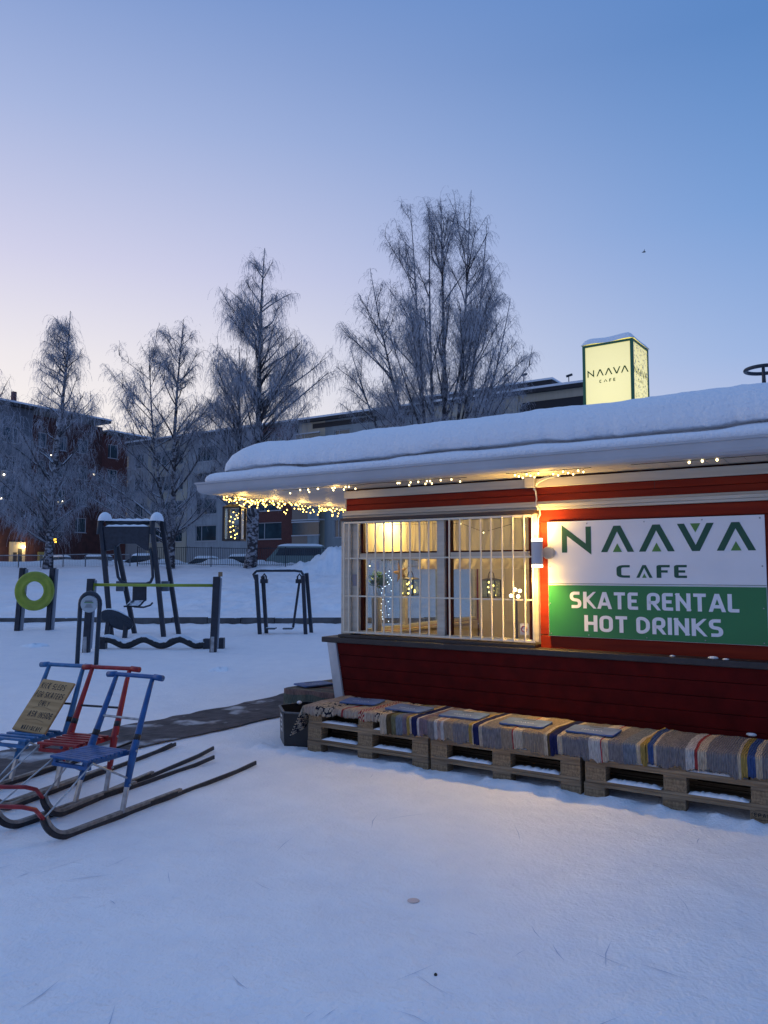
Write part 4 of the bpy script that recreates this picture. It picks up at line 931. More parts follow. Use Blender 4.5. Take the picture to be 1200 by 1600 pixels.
# ------------------------------------------------------------------ seat pads
PADM = mat('blue_foam', (.085, .15, .33), .75, var=.25, vscale=9, bump=.25, bscale=90)
padw = mat('pad_print', (.55, .60, .70), .8)
def seat_pad():
    e_ = empty('seat_pad', (0, 0, 0), KM)
    P = []
    for cx, cy, a0 in ((.15, .10, 0), (-.15, .10, 90), (-.15, -.10, 180), (.15, -.10, 270)):
        for k in range(5):
            a = R(a0+k*22.5); P.append((cx+.025*math.cos(a), cy+.025*math.sin(a), .0))
    m_ = MB().poly(P, (0, 0, .014)); m_.build('foam', PADM, e_, bev=.003)
    MB().box(-.05, .05, .075, .092, .0143, .0158).build('hand_slot', RUBB, e_)
    pw = MB(); q, wd = text2d('NAAVA', .035, .006, .006)
    q, wd = text2d('ПΛΛVΛ', .035, .006, .006)
    for vs, fs, si in q: pw.add([(-.075+p.x*.15/wd, -.045+p.y, .0150+.0002*si) for p in vs], fs)
    pw.build('print', padw, e_); return e_
sp0 = seat_pad()
pads = [(-3.87, 5.70, 12, 'blue seat pad on the zigzag rug at left end of bench'), (-3.345, 5.625, -2, 'blue seat pad second from the left on the bench'), (-2.825, 5.61, 3, 'blue seat pad third from the left, over purple grey stripes'),
        (-2.29, 5.58, 2, 'blue seat pad fourth from the left, over the thin red stripe'), (-1.77, 5.58, 1, 'blue seat pad furthest right on the bench'), (-4.87, 6.29, 70, 'blue seat pad lying on the bench round the corner behind the crate')]
for i, (u, v, a, lb_) in enumerate(pads):
    c_ = sp0 if i == 0 else dup(sp0)
    c_.matrix_world = KM @ Matrix.Translation(Vector((u, v, TOPZ+.0115))) @ Matrix.Rotation(R(a), 4, 'Z'); tag(c_, lb_, 'seat pad', 'blue seat pads')

# ------------------------------------------------------------------ black crate
cr = empty('crate', (-4.5, 5.4, 0), KM, 'open black plastic crate with a white label at left end of bench', 'crate')
hz = .300; th = .011
BP = [(-4.547, 5.436), (-4.262, 5.50), (-4.262, 5.98), (-4.70, 5.98), (-4.80, 5.68)]
cx_, cy_ = sum(p[0] for p in BP)/5, sum(p[1] for p in BP)/5
B = [(cx_+(x-cx_)*.97, cy_+(y-cy_)*.97, -.02) for x, y in BP]; T = [(cx_+(x-cx_)*1.01, cy_+(y-cy_)*1.01, hz) for x, y in BP]
c_ = MB()
for k in range(5):
    p, q, pt, qt = (Vector(r_) for r_ in (B[k], B[(k+1) % 5], T[k], T[(k+1) % 5])); d = (q-p).normalized(); n_ = Vector((-d.y, d.x, 0))*th
    c_.add([p, q, qt, pt, p+n_, q+n_, qt+n_, pt+n_], [(3, 2, 1, 0), (4, 5, 6, 7), (0, 1, 5, 4), (1, 2, 6, 5), (2, 3, 7, 6), (3, 0, 4, 7)])
c_.add([(x, y, .02) for x, y, _ in B], [(0, 1, 2, 3, 4)])
c_.build('body', mat('black_plastic', (.014, .015, .018), .38, var=.4, vscale=9), cr)
rim = MB()
for k in range(5): rim.bar(Vector(T[k])+Vector((0, 0, -.006)), Vector(T[(k+1) % 5])+Vector((0, 0, -.006)), .020, .014)
rim.build('rim', mat('worn_rim', (.09, .10, .11), .5, var=.5, vscale=20), cr, bev=.003)
def onside(f, z, off):      # point on the camera-left face: f along it, z up
    p = Vector(B[4]).lerp(Vector(B[0]), f); q = Vector(T[4]).lerp(Vector(T[0]), f); r_ = p.lerp(q, (z+.02)/(hz+.02)); d = (Vector(B[0])-Vector(B[4])).normalized(); return r_ - Vector((-d.y, d.x, 0))*off
# label on the left side
MB().add([onside(.28, .10, .003), onside(.72, .10, .003), onside(.72, .25, .003), onside(.28, .25, .003)], [(0, 1, 2, 3)]).build('label', mat('paper_label', (.6, .6, .6), .7), cr)
lk = MB()
for k in range(3): lk.add([onside(.36, .125+k*.04, .0045), onside(.64-.06*(k % 2), .125+k*.04, .0045), onside(.64-.06*(k % 2), .145+k*.04, .0045), onside(.36, .145+k*.04, .0045)], [(0, 1, 2, 3)])
lk.build('label_print', INK, cr); a0 = -4.74
sn = MB().sphere((a0+.03, 5.86, hz+.005), .026, 10, .7); sn.build('snow_bit', FSNOW, cr, smooth=True)

# ------------------------------------------------------------------ kick sleds
def arc(c, r_, a0, a1, n, x):   # in y-z plane
    return [(x, c[0]+r_*math.cos(R(a0+(a1-a0)*k/n)), c[1]+r_*math.sin(R(a0+(a1-a0)*k/n))) for k in range(n+1)]
def kick_sled(paint, seatpaint, upper, name='kick_sled', bowm=None, slat=9):
    e_ = empty(name, (0, 0, 0)); g = .21
    for sx in (-1, 1):
        x = sx*g
        run = [(x, -1.44, .035), (x, -1.2, .022), (x, .40, .022)] + arc((.40, .24), .218, -90, -18, 9, x)
        rb = MB()
        for a, b in zip(run, run[1:]): rb.bar(a, b, .008, .030, up=(1, 0, 0)) if 0 else None
        pts = run; vs = []
        for k, p in enumerate(pts):
            d = (Vector(pts[min(k+1, len(pts)-1)])-Vector(pts[max(k-1, 0)])).normalized(); nn = Vector((0, -d.z, d.y))
            for (i, j) in ((-.007, -.018), (.007, -.018), (.007, .012), (-.007, .012)): vs.append(Vector(p)+nn*j+Vector((i, 0, 0)))
        m_ = len(pts); fs = [(k*4+j, k*4+(j+1) % 4, (k+1)*4+(j+1) % 4, (k+1)*4+j) for k in range(m_-1) for j in range(4)] + [(3, 2, 1, 0), tuple((m_-1)*4+j for j in range(4))]
        rb.add(vs, fs); r_o = rb.build('runner', RUN, e_, bev=.001)
        tw = MB(); vs = []
        tp_ = [p for p in pts if p[1] > -.55]; tp_ = [(x, -.55, .022)] + tp_
        for k, p in enumerate(tp_):
            d = (Vector(tp_[min(k+1, len(tp_)-1)])-Vector(tp_[max(k-1, 0)])).normalized(); nn = Vector((0, -d.z, d.y))
            for (i, j) in ((-.014, .0125), (.014, .0125), (.014, .031), (-.014, .031)): vs.append(Vector(p)+nn*j+Vector((i, 0, 0)))
        m_ = len(tp_); tw.add(vs, [(k*4+j, k*4+(j+1) % 4, (k+1)*4+(j+1) % 4, (k+1)*4+j) for k in range(m_-1) for j in range(4)] + [(3, 2, 1, 0), tuple((m_-1)*4+j for j in range(4))])
        tw.build('runner_top', RUNT, r_o, bev=.003)
        MB().box(x-.02, x+.02, -.50, -.24, .036, .046).build('foot_plate', RUBB, e_)
        # upright leans back: metal foot, painted post
        MB().bar((x, 0, .035), (x*.97, -.045, .20), .030, .022).build('upright_foot', STEEL, e_, bev=.004)
        MB().tube([(x*.975, -.04, .185), (x*.90, -.11, .40), (x*.87, -.16, .52), (x*.80, -.26, .76), (x*.785, -.295, .838)], [.019, .026, .021, .017, .015], 10).build('upright', upper, e_, smooth=True)
        for yy, zz in ((-.11, .40), (-.045, .20)):
            MB().sphere((x*(.90 if zz > .3 else .97)+sx*.024, yy, zz), .009, 8).build('bolt', STEEL, e_, smooth=True)
        MB().tube([(x*.885, -.135, .46), (x*.875, -.15, .495)], .0235, 10).build('clamp', RUN, e_, smooth=True)
        # braces
        br = MB().tube([(x*.80, .215, .385), (x*.98, -.055, .235)], .0065, 6).tube([(x*.80, .215, .385), (x, .60, .17)], .005, 6)
        br.build('brace', STEEL, e_)
    MB().tube([(-.24, -.30, .845), (-.17, -.302, .85), (.17, -.302, .85), (.24, -.30, .845)], [.018, .015, .015, .018], 12).build('handlebar', upper, e_, smooth=True)
    for sx in (-1, 1): MB().tube([(sx*.175, -.302, .85), (sx*.25, -.30, .845)], .0205, 12).build('grip', upper, e_, smooth=True)
    MB().tube([(-.18, -.185, .585), (.18, -.185, .585)], .008, 8).build('crossbar', STEEL if upper is BLUE else RUN, e_)
    s_ = MB()
    for k in range(slat):
        y = -.065+.30*k/(slat-1); s_.box(-.165, .165, y-.015, y+.015, .395, .411)
    s_.build('seat', seatpaint, e_, bev=.003)
    MB().box(-.15, -.125, -.12, .24, .368, .3945).box(.125, .15, -.12, .24, .368, .3945).box(-.16, .16, .215, .24, .345, .3675).build('seat_frame', seatpaint, e_, bev=.002)
    # front bow joining the runner tips
    bx = [(g, .605, .17), (g, .66, .235), (g*.95, .74, .27), (g*.6, .82, .285), (0, .85, .29), (-g*.6, .82, .285), (-g*.95, .74, .27), (-g, .66, .235), (-g, .605, .17)]
    MB().tube(bx, .0125, 10).build('front_bow', bowm or REDP, e_, smooth=True)
    return e_
def place(e_, x, y, phi): e_.matrix_world = Matrix.Translation(Vector((x, y, gz(x, y)-.002))) @ Matrix.Rotation(R(phi), 4, 'Z')
s1 = kick_sled(BLUE, BLUE, BLUE); place(s1, -1.855, 5.11, 153.8); tag(s1, 'blue kick sled with slatted seat and red front bow, nearest the camera', 'kick sled', 'kick sleds parked in a row')
s2 = kick_sled(REDP, REDP, REDP, slat=6); place(s2, -2.13, 5.52, 162); tag(s2, 'red kick sled parked between the two blue ones', 'kick sled', 'kick sleds parked in a row')
s3 = kick_sled(BLUE2, BLUE2, BLUE2, bowm=BLUE2, slat=5); place(s3, -2.55, 5.71, 160); tag(s3, 'lighter blue kick sled at far left carrying the wooden sign', 'kick sled', 'kick sleds parked in a row')
# wooden notice leaning on the uprights
M3 = s3.matrix_world.copy()
nb_ = bpy.data.objects.new('notice_board', None); col.objects.link(nb_)
# board frame: x right as read from the front, y up along board
base = Vector((0, .06, .413)); lean = Vector((0, -.27, .34)).normalized(); wdir = Vector((-1, 0, 0)); nrm = wdir.cross(lean)
Mb = Matrix(((wdir.x, lean.x, nrm.x, base.x), (wdir.y, lean.y, nrm.y, base.y), (wdir.z, lean.z, nrm.z, base.z), (0, 0, 0, 1)))
nb_.matrix_world = M3 @ Mb @ Matrix.Rotation(R(-4), 4, 'Z'); ORG[nb_.name] = ((0, 0, 0), WM)
tag(nb_, 'hand-lettered plywood notice about kick sleds for skaters only, propped on a sled seat', 'sign')
MB().box(-.155, .155, 0, .42, -.009, .009).build('board', SIGNW, nb_, bev=.002)
ht = MB(); rh = random.Random(6)
def hand(txt, y, h, wd, x0=0):
    ht = MB()
    out, W = text2d(txt, h, .0075, .010, .0016, rh, .5)
    k = wd/W
    for vs, fs, si in out: ht.add([(-wd/2+x0+p.x*k, y+p.y, .0095+.0003*si) for p in vs], fs)
    ht.build('lettering_line', INK, nb_)
hand('KICK SLEDS', .345, .048, .235, -.015); hand('FOR SKATERS', .272, .048, .27, -.002); hand('ONLY', .205, .044, .10, -.005); hand('ASK INSIDE', .115, .046, .225, .02); hand('NAAVACAFE', .012, .034, .19, .015)
sw_ = MB()
for yy in (.185, .085): sw_.tube([(-.09+.18*k/8, yy+.014*math.sin(k/8*math.pi), .0098) for k in range(9)], .0012, 4, False)
sw_.build('pen_flourish', mat('faded_ink', (.2, .13, .07), .8), nb_)

# ------------------------------------------------------------------ outdoor gym
def inst(o): return o
# lime ring between two posts
def sqpost(mb, x, y, z0, z1, s_=.09, dx=0, dy=0, sy=None):
    sy = sy or s_; mb.add([(x+i*s_/2+(dx if k else 0), y+j*sy/2+(dy if k else 0), (z0, z1)[k]) for k in (0, 1) for (i, j) in ((-1, -1), (1, -1), (1, 1), (-1, 1))], [(3, 2, 1, 0), (4, 5, 6, 7), (0, 1, 5, 4), (1, 2, 6, 5), (2, 3, 7, 6), (3, 0, 4, 7)])
rg = empty('ring_frame', (-8.93, 19.75, 0), WM, 'lime green plastic ring held between two short dark posts', 'play equipment')
sqp_cols = []
for x, dx in ((-9.42, .09), (-8.62, .07)):
    m_ = MB(); sqpost(m_, x, 19.9, -.1, 1.62, .12, dx, 0, .16); o = m_.build('post', DARKP, rg, bev=.01)
    m_ = MB(); sqpost(m_, x+.085, 19.93, -.1, 1.59, .045, dx, 0, .12); m_.build('pale_edge', mat('pale_post_edge', (.22, .24, .28), .6), o, bev=.004)
m_ = MB(); prof = []
NN = 48
pr = [(.245, -.04), (.265, -.07), (.30, -.075), (.33, -.05), (.35, -.045), (.40, -.05), (.44, -.075), (.475, -.07), (.50, -.03), (.50, .03), (.47, .06), (.28, .06), (.245, .03), (.245, -.04)]
m_.lathe((-8.92, 19.70, 1.03), pr, NN, axis=1); m_.build('ring', LIME, rg, smooth=True)
# info arch
ia = empty('info_arch', (-4.95, 12.95, 0), WM, 'small dark steel arch holding a round pale instruction disc', 'sign')
pa = [(-5.115, 12.95, -.1), (-5.09, 12.95, .95)] + [(-4.925-.165*math.cos(R(k*18)), 12.95, 1.0+.185*math.sin(R(k*18))) for k in range(0, 11)] + [(-4.765, 12.95, .95), (-4.80, 12.95, -.1)]
MB().tube(pa, .037, 12).build('arch', DARKM, ia, smooth=True)
MB().lathe((-4.925, 12.90, 1.0), [(0, -.008), (.135, -.008), (.14, 0), (.14, .012), (0, .014)], 32, axis=1).build('disc', mat('pale_disc', (.42, .45, .46), .5, var=.1, vscale=6), ia)
li = MB(); li.box(-4.985, -4.865, 12.888, 12.8905, 1.045, 1.056); di = li.build('printed_heading', INK, ia)
li = MB().box(-5.0, -4.85, 12.888, 12.8905, 1.020, 1.032); li.build('green_line', LG, ia)
li = MB()
for k in range(4): li.box(-4.995+.01*k, -4.855-.01*k, 12.888, 12.8905, .945+.016*k, .951+.016*k)
li.build('printed_lines', mat('grey_print', (.18, .19, .2), .6), ia)
# horizontal bar
hbx = empty('exercise_bar', (-4.4, 14.85, 0), WM, 'lime horizontal exercise bar between two dark square posts', 'exercise equipment')
for x, dx, h in ((-5.70, .06, 1.40), (-3.27, .05, 1.44)):
    m_ = MB(); sqpost(m_, x, 14.85, -.1, h, .125, dx, 0, .125); o = m_.build('post', DARKP, hbx, bev=.01)
    m_ = MB(); sqpost(m_, x+.075, 14.88, .06, h-.03, .022, dx, 0, .09); m_.build('pale_edge', mat('pale_post_edge', (.22, .24, .28), .6), o)
    m_ = MB().box(x-.035, x+.035, 14.77, 14.786, -.02, .30); m_.build('anchor_plate', STEEL, o, bev=.01)
MB().box(-3.19, -3.12, 14.82, 14.90, 1.441, 1.53).build('wooden_peg', WOODV, hbx, bev=.006)
MB().tube([(-5.60, 14.85, 1.285), (-4.4, 14.85, 1.275), (-3.27, 14.85, 1.27)], .030, 12).build('bar', LIME, hbx, smooth=True)
MB().box(-5.62, -5.565, 14.82, 14.88, 1.18, 1.32).build('bar_bracket', LIME, hbx, bev=.006)
# wavy balance beam
wb = empty('balance_beam', (-4.5, 15.5, 0), WM, 'dark wavy balance beam dusted with snow, low over the ground', 'exercise equipment')
pts = []
for k in range(61):
    t = k/60; pts.append((-5.62+2.05*t, 15.5, 0.14+.06*math.sin(t*2*math.pi*2.85+.7)+.0))
MB().tube(pts, [.085]*61, 12).build('beam', snowcap(mat('beam_rubber', (.022, .024, .028), .7, var=.4, vscale=18, bump=.5), .42, .85, 11), wb, smooth=True)
eb = MB().box(-5.68, -5.55, 15.42, 15.58, -.08, .235).box(-3.60, -3.47, 15.42, 15.58, -.08, .20).box(-3.30, -3.19, 15.42, 15.58, -.08, .215); eb.build('end_block', DARKP, wb, bev=.008)
# tall stepper / pull frame
tf = empty('pull_down_machine', (-5.9, 18.5, 0), WM, 'tall dark leaning frame with snowy top panel, hanging seat and loop handle', 'exercise equipment')
def L_(a, b, r_=.042): return MB().tube([a, b], r_, 10)
legs = [((-6.76, 18.4, 2.66), (-6.42, 17.95, -.1)), ((-6.42, 18.5, 2.15), (-6.01, 18.75, -.1)), ((-5.53, 18.4, 2.66), (-5.15, 18.15, -.1)), ((-5.42, 18.6, 2.72), (-5.02, 18.85, -.1))]
legs = [((-6.78, 18.35, 2.72), (-6.37, 18.15, -.1)), ((-6.60, 18.75, 2.55), (-6.09, 19.0, -.1)), ((-5.55, 18.35, 2.66), (-5.16, 18.2, -.1)), ((-5.42, 18.7, 2.74), (-5.00, 18.95, -.1))]
for a, b in legs:
    m_ = MB().bar(a, b, .10, .12, up=(0, 1, 0)); m_.build('leg', DARKF, tf, bev=.015)
for x in (-6.74, -5.49):   # rounded shoulders joining the legs
    MB().tube([(x-.06, 18.33, 2.42), (x-.045, 18.33, 2.70), (x, 18.42, 2.84), (x+.06, 18.6, 2.86), (x+.10, 18.74, 2.72), (x+.12, 18.76, 2.50)], .065, 12).build('shoulder', DARKF, tf, smooth=True)
    def shf(a, b, x=x): 
        th = a*2*math.pi; ph = b*math.pi/2; return (x+.01+.15*math.cos(th)*math.cos(ph), 18.50+.26*math.sin(th)*math.cos(ph), 2.74+.22*math.sin(ph))
    MB().grid(20, 8, shf).build('snow_cap', FSNOW, tf, smooth=True)
P = [(-6.71, 2.60), (-5.60, 2.60), (-5.62, 2.02), (-5.70, 2.04), (-5.92, 2.19), (-6.30, 2.19), (-6.45, 2.05), (-6.64, 2.02)]
MB().poly([(x, 18.30, z) for x, z in P[::-1]], (0, .07, 0)).build('top_panel', DARKM, tf, bev=.01)
MB().tube([(-6.70, 18.5, 2.70), (-5.56, 18.5, 2.70)], .055, 10).build('top_bar', DARKF, tf, smooth=True)
def snr(x0, x1, y, z, rx, rz): return MB().grid(30, 8, lambda a, b: (x0+(x1-x0)*a, y+rx*math.cos(math.pi*b), z+rz*math.sin(math.pi*b)*min(1, 12*a, 12*(1-a))*(1+.15*math.sin(a*31))))
snr(-6.66, -5.62, 18.33, 2.60, .05, .045).build('snow_ridge', FSNOW, tf, smooth=True); snr(-6.62, -5.6, 18.5, 2.745, .06, .055).build('snow_ridge', FSNOW, tf, smooth=True)
lp_ = [(-6.40, 18.28, 2.14), (-6.36, 18.25, 1.75), (-6.28, 18.2, 1.40), (-6.20, 18.2, 1.29), (-6.06, 18.2, 1.24), (-5.62, 18.2, 1.24), (-5.51, 18.2, 1.28), (-5.46, 18.2, 1.40), (-5.50, 18.25, 1.75), (-5.56, 18.28, 2.08)]
MB().tube(lp_, .035, 10).build('loop_handle', DARKM, tf, smooth=True)
for x in (-6.32, -5.24): MB().box(x-.085, x+.085, 18.42, 18.56, 1.06, 1.30).build('joint_plate', mat('grey_joint', (.10, .12, .15), .5), tf, bev=.01)
def seatf(a, b):
    w_2 = .16+.01*b; s_ = b; x = -5.83+(a*2-1)*w_2
    if s_ < .55: return (x+.02, 18.35+.02, 1.24-.42*s_/.55)
    k = (s_-.55)/.45; return (x-.02-.12*k*1.0, 18.35-.12*math.sin(k*1.5), .82-.13*math.sin(k*1.6))
o = MB().grid(10, 24, seatf).build('seat', DARKF, tf, smooth=True); o.modifiers.new('t', 'SOLIDIFY').thickness = .04
MB().tube([(-5.9, 18.25, .70), (-5.66, 18.2, .69), (-5.50, 18.2, .74), (-5.45, 18.2, .80)], .022, 8).build('foot_rest', DARKM, tf, smooth=True)
# round stool
stl = empty('round_stool', (-6.15, 17.9, 0), WM, 'dark round seat on two stubby legs before the tall frame', 'stool')
def disc(a, b):
    th = a*2*math.pi; r_ = b; return (-6.15+.37*r_*math.cos(th)+.0, 17.85-.10*r_*math.sin(th), .50+.22*r_*math.sin(th)-.11*r_*math.cos(th)-.06*r_*r_)
o = MB().grid(40, 10, disc).build('seat', DARKF, stl, smooth=True); o.modifiers.new('t', 'SOLIDIFY').thickness = .06
for x in (-6.40, -5.98): MB().bar((x+.03, 17.9, .46), (x, 17.85, -.1), .10, .09, up=(0, 1, 0)).build('leg', DARKM, stl, bev=.015)
# air walker
aw = empty('air_walker', (-2.5, 19.1, 0), WM, 'dark air walker frame with two swinging foot bars near the kiosk', 'exercise equipment')
MB().tube([(-3.13, 18.9, 1.30), (-3.20, 18.92, 1.46), (-3.14, 18.95, 1.545), (-2.95, 19.0, 1.555), (-2.2, 19.0, 1.555), (-2.03, 18.98, 1.53), (-1.97, 18.95, 1.42), (-1.97, 18.92, 1.28)], .038, 12).build('top_bar', DARKF, aw, smooth=True)
for a, b in (((-3.14, 18.92, 1.46), (-3.02, 18.9, -.1)), ((-3.02, 19.2, 1.42), (-2.92, 19.3, -.1)), ((-1.99, 18.92, 1.44), (-1.90, 18.85, -.1)), ((-1.93, 19.2, 1.50), (-1.81, 19.4, -.1))):
    MB().bar(a, b, .09, .11, up=(0, 1, 0)).build('leg', DARKF, aw, bev=.014)
for x, sx in ((-2.96, 1), (-2.09, -1)):
    MB().tube([(x-.05, 19.05, 1.25), (x-.05, 19.05, 1.40), (x, 19.05, 1.47), (x+.05, 19.05, 1.40), (x+.05, 19.05, 1.25)], .022, 8).box(x-.09, x+.09, 18.98, 19.12, 1.24, 1.34).build('pivot_bracket', DARKM, aw, bev=.006)
    xb = x+.07 if sx > 0 else x-.14
    arm = MB().bar((x, 19.05, 1.27), (xb, 19.0, .16), .058, .05, up=(0, 1, 0)).build('swing_arm', DARKM, aw, bev=.01)
    MB().box(min(xb, xb+sx*.24), max(xb, xb+sx*.24), 18.85, 19.15, .12, .16).build('foot_plate', DARKF, arm, bev=.01)

# ------------------------------------------------------------------ fences
def bar_fence(label, p0, p1, zoff, h, step=.125, post=2.5, name='metal_fence'):
    e_ = empty(name, (p0[0], p0[1], gz(*p0)), WM, label, 'fence'); P0 = Vector((*p0, 0)); P1 = Vector((*p1, 0)); L0 = (P1-P0).length; d = (P1-P0)/L0
    b_ = MB(); r_ = MB(); n_ = int(L0/step); prev = None
    for k in range(n_+1):
        p = P0+d*(k*step); z = gz(p.x, p.y)+zoff; b_.box(p.x-.013, p.x+.013, p.y-.013, p.y+.013, z+.05, z+h)
    for k in range(int(L0/post)):
        a = P0+d*(k*post); b = P0+d*((k+1)*post); za, zb_ = gz(a.x, a.y)+zoff, gz(b.x, b.y)+zoff
        for zz in (h, .12): r_.bar((a.x, a.y, za+zz), (b.x, b.y, zb_+zz), .035, .035)
    b_.build('bars', DARKM, e_); r_.build('rail', DARKM, e_)
    for k in range(int(L0/post)+1):
        p = P0+d*(k*post); z = gz(p.x, p.y); MB().box(p.x-.03, p.x+.03, p.y-.03, p.y+.03, z-.2, z+zoff+h+.08).build('post', DARKM, e_)
    return e_
bar_fence('dark vertical bar fence along the top of the snowy slope, right stretch', (-16.5, 51.5), (9, 50.0), 0.05, 1.22)
def wire_fence(label, x0, x1, y, h, post):
    e_ = empty('wire_mesh_fence', (x0, y, gz(x0, y)), WM, label, 'fence'); w1 = MB(); rl_ = MB()
    n_ = int((x1-x0)/post)
    gm_ = mat('galvanised_mesh', (.13, .15, .18), .6)
    for k in range(n_):
        a, b = x0+k*post, x0+(k+1)*post; za, zb_ = gz(a, y), gz(b, y); rl_.tube([(a, y, za+h), (b, y, zb_+h)], .03, 6, False)
        for j in range(10): w1.bar((a, y, za+.08+h*.9*j/10), (b, y, zb_+.08+h*.9*j/10), .007, .007)
        for j in range(14): q = a+(b-a)*j/14; w1.box(q-.0035, q+.0035, y-.003, y+.003, za+.02, za+h)
    w1.build('wire_mesh', gm_, e_); rl_.build('rail', STEEL, e_)
    for k in range(n_+1): MB().tube([(x0+k*post, y, gz(x0+k*post, y)-.2), (x0+k*post, y, gz(x0+k*post, y)+h+.05)], .04, 8).build('post', gm_, e_)
wire_fence('pale wire mesh fence on thin posts in front of the brick block', -36.6, -17.1, 51.8, .80, 1.5)

# ------------------------------------------------------------------ apartment blocks
CONC = streaked('light_concrete', (.33, .34, .35), (.41, .42, .43), 2, 2.5, .85, .2); BEI = streaked('beige_panel', (.46, .41, .31), (.54, .48, .37), 2, 2.5, .85, .2)
BRK = mat('brick', (.15, .045, .035), .9, var=.3, vscale=2.2)
def brickify(m, c1, c2, mort, sc):
    n = m.node_tree; b = n.nodes['Principled BSDF']; t = n.nodes.new('ShaderNodeTexCoord'); mp = n.nodes.new('ShaderNodeMapping'); mp.inputs['Rotation'].default_value = (R(90), 0, 0)
    n.links.new(t.outputs['Object'], mp.inputs[0]); k = n.nodes.new('ShaderNodeTexBrick'); k.inputs['Scale'].default_value = sc; k.inputs['Color1'].default_value = (*c1, 1); k.inputs['Color2'].default_value = (*c2, 1); k.inputs['Mortar'].default_value = (*mort, 1); k.inputs['Mortar Size'].default_value = .012
    n.links.new(mp.outputs[0], k.inputs['Vector']); n.links.new(k.outputs['Color'], b.inputs['Base Color'])
brickify(BRK, (.15, .047, .038), (.105, .032, .027), (.12, .08, .075), 3.5)
DBRK = mat('dark_brick', (.075, .028, .024), .9, var=.35, vscale=1.5)
GREYP = streaked('grey_green_panel', (.24, .27, .28), (.30, .33, .34), 2, 2, .85, .1); DARKB = mat('dark_cladding', (.02, .02, .025), .7)
WFR = mat('window_frame_white', (.5, .5, .52), .6); LITW = mat('lit_window', (.6, .5, .3), .5, emit=(1, .72, .32), es=1.1)
CURT = mat('curtain_behind_glass', (.14, .20, .23), .8, var=.3, vscale=1.5)
def facade(parent, u0, u1, v, z0, z1, rows, wins, m, lit=(), depth=.35, deep=.14):
    """wall with real openings. rows: (zsill, zhead); wins: (ua, ub). facing -v"""
    wl = MB(); zs = [z0] + [q for r_ in rows for q in r_] + [z1]
    for k in range(0, len(zs), 2): wl.box(u0, u1, v, v+depth, zs[k], zs[k+1])
    for (a, b) in rows:
        x = u0
        for (c, d) in sorted(wins): wl.box(x, c, v, v+depth, a, b); x = d
        wl.box(x, u1, v, v+depth, a, b)
    wl.build('wall', m, parent)
    for ri, (a, b) in enumerate(rows):
        for wi, (c, d) in enumerate(wins):
            fr = MB(); t = .07
            fr.box(c, d, v+deep-.05, v+deep+.02, a, a+t).box(c, d, v+deep-.05, v+deep+.02, b-t, b).box(c, c+t, v+deep-.05, v+deep+.02, a+t, b-t).box(d-t, d, v+deep-.05, v+deep+.02, a+t, b-t)
            k = c+(d-c)*(.28 if wi % 2 == 0 else .7); fr.box(k-.03, k+.03, v+deep-.05, v+deep+.02, a+t, b-t); fr.box(c-.05, d+.05, v-.05, v+deep-.05, a-.05, a-.002)
            w_o = fr.build('window', WFR, parent)
            MB().box(c+t, d-t, v+deep, v+deep+.01, a+t, b-t).build('pane', LITW if (ri, wi) in lit else DGLASS, w_o)
            MB().box(c+.2, c+(d-c)*.36, v+deep+.012, v+deep+.03, a+t, b-t) 
ROWS = [(4.62+2.87*k, 6.32+2.87*k) for k in range(4)]
bB = empty('apartment_block', (-45, 59, 2), KM, 'long five storey apartment block with concrete, brick and grey sections behind the birches', 'building')
V9 = 59.
facade(bB, -82, -69.8, V9, 1.2, 16.0, ROWS, [(-80.5, -78.5), (-77.3, -75.8), (-74.6, -73.2), (-72.2, -70.6)], CONC, )
facade(bB, -69.75, -63.35, V9-.05, 1.2, 16.0, ROWS, [(-69.2, -64.0)], BEI)
facade(bB, -63.3, -53.9, V9, 1.2, 16.0, ROWS, [(-62.0, -58.9), (-57.6, -55.6)], CONC)
facade(bB, -53.7, -48.1, V9-.1, 1.2, 16.0, ROWS, [(-53.0, -49.8)], BRK)
MB().box(-53.88, -53.72, V9-.35, V9+.1, 1.2, 16.0).build('down_pipe', WFR, bB)
MB().box(-48.08, -47.85, V9-.3, V9+.3, 1.2, 16.0).build('recess', DARKB, bB)
facade(bB, -44.5, -34.0, V9, 3.4, 16.0, ROWS, [(-43.4, -41.6), (-38.5, -36.2)], GREYP)
MB().box(-44.5, -34, V9+.1, V9+.5, 1.2, 3.4).build('dark_plinth', DARKB, bB)
facade(bB, -33.9, -17.6, V9, 1.2, 16.0, ROWS, [(-32.5, -30.3), (-28.6, -26.4), (-24.5, -20.5)], BEI)
MB().box(-24.2, -17.8, V9-.06, V9+.2, 13.4, 15.3).build('attic_glazing', DARKB, bB)
MB().box(-46.0, -34.0, V9-.06, V9+.2, 15.35, 15.8).build('attic_vent_strip', DARKB, bB)
# glazed balconies
for k in range(4):
    z = 3.55+2.87*k; bl = MB().box(-47.8, -45.9, V9-.9, V9-.8, z, z+1.25); b2 = MB().box(-45.88, -44.55, V9-.9, V9-.8, z, z+1.25)
    slab = MB().box(-47.84, -44.5, V9-.95, V9+.1, z-.12, z-.002).box(-47.84, -44.5, V9-.95, V9-.72, z+1.252, z+1.36).box(-47.84, -44.5, V9-.95, V9-.75, z+2.55, z+2.68); so2 = slab.build('balcony', WFR, bB)
    bl.build('balcony_panel', mat('balcony_beige', (.26, .20, .16), .8), so2); b2.build('balcony_panel', GREYP, so2)
    MB().box(-47.8, -44.55, V9-.84, V9-.82, z+1.36, z+2.55).build('balcony_glass', DGLASS, so2)
MB().box(-47.84, -44.5, V9, V9+.3, 1.2, 16).build('balcony_back_wall', BEI, bB)
rf_ = MB().box(-82, -17.5, V9-.45, V9+11, 16.0, 16.28); rf_.build('roof', DARKB, bB)
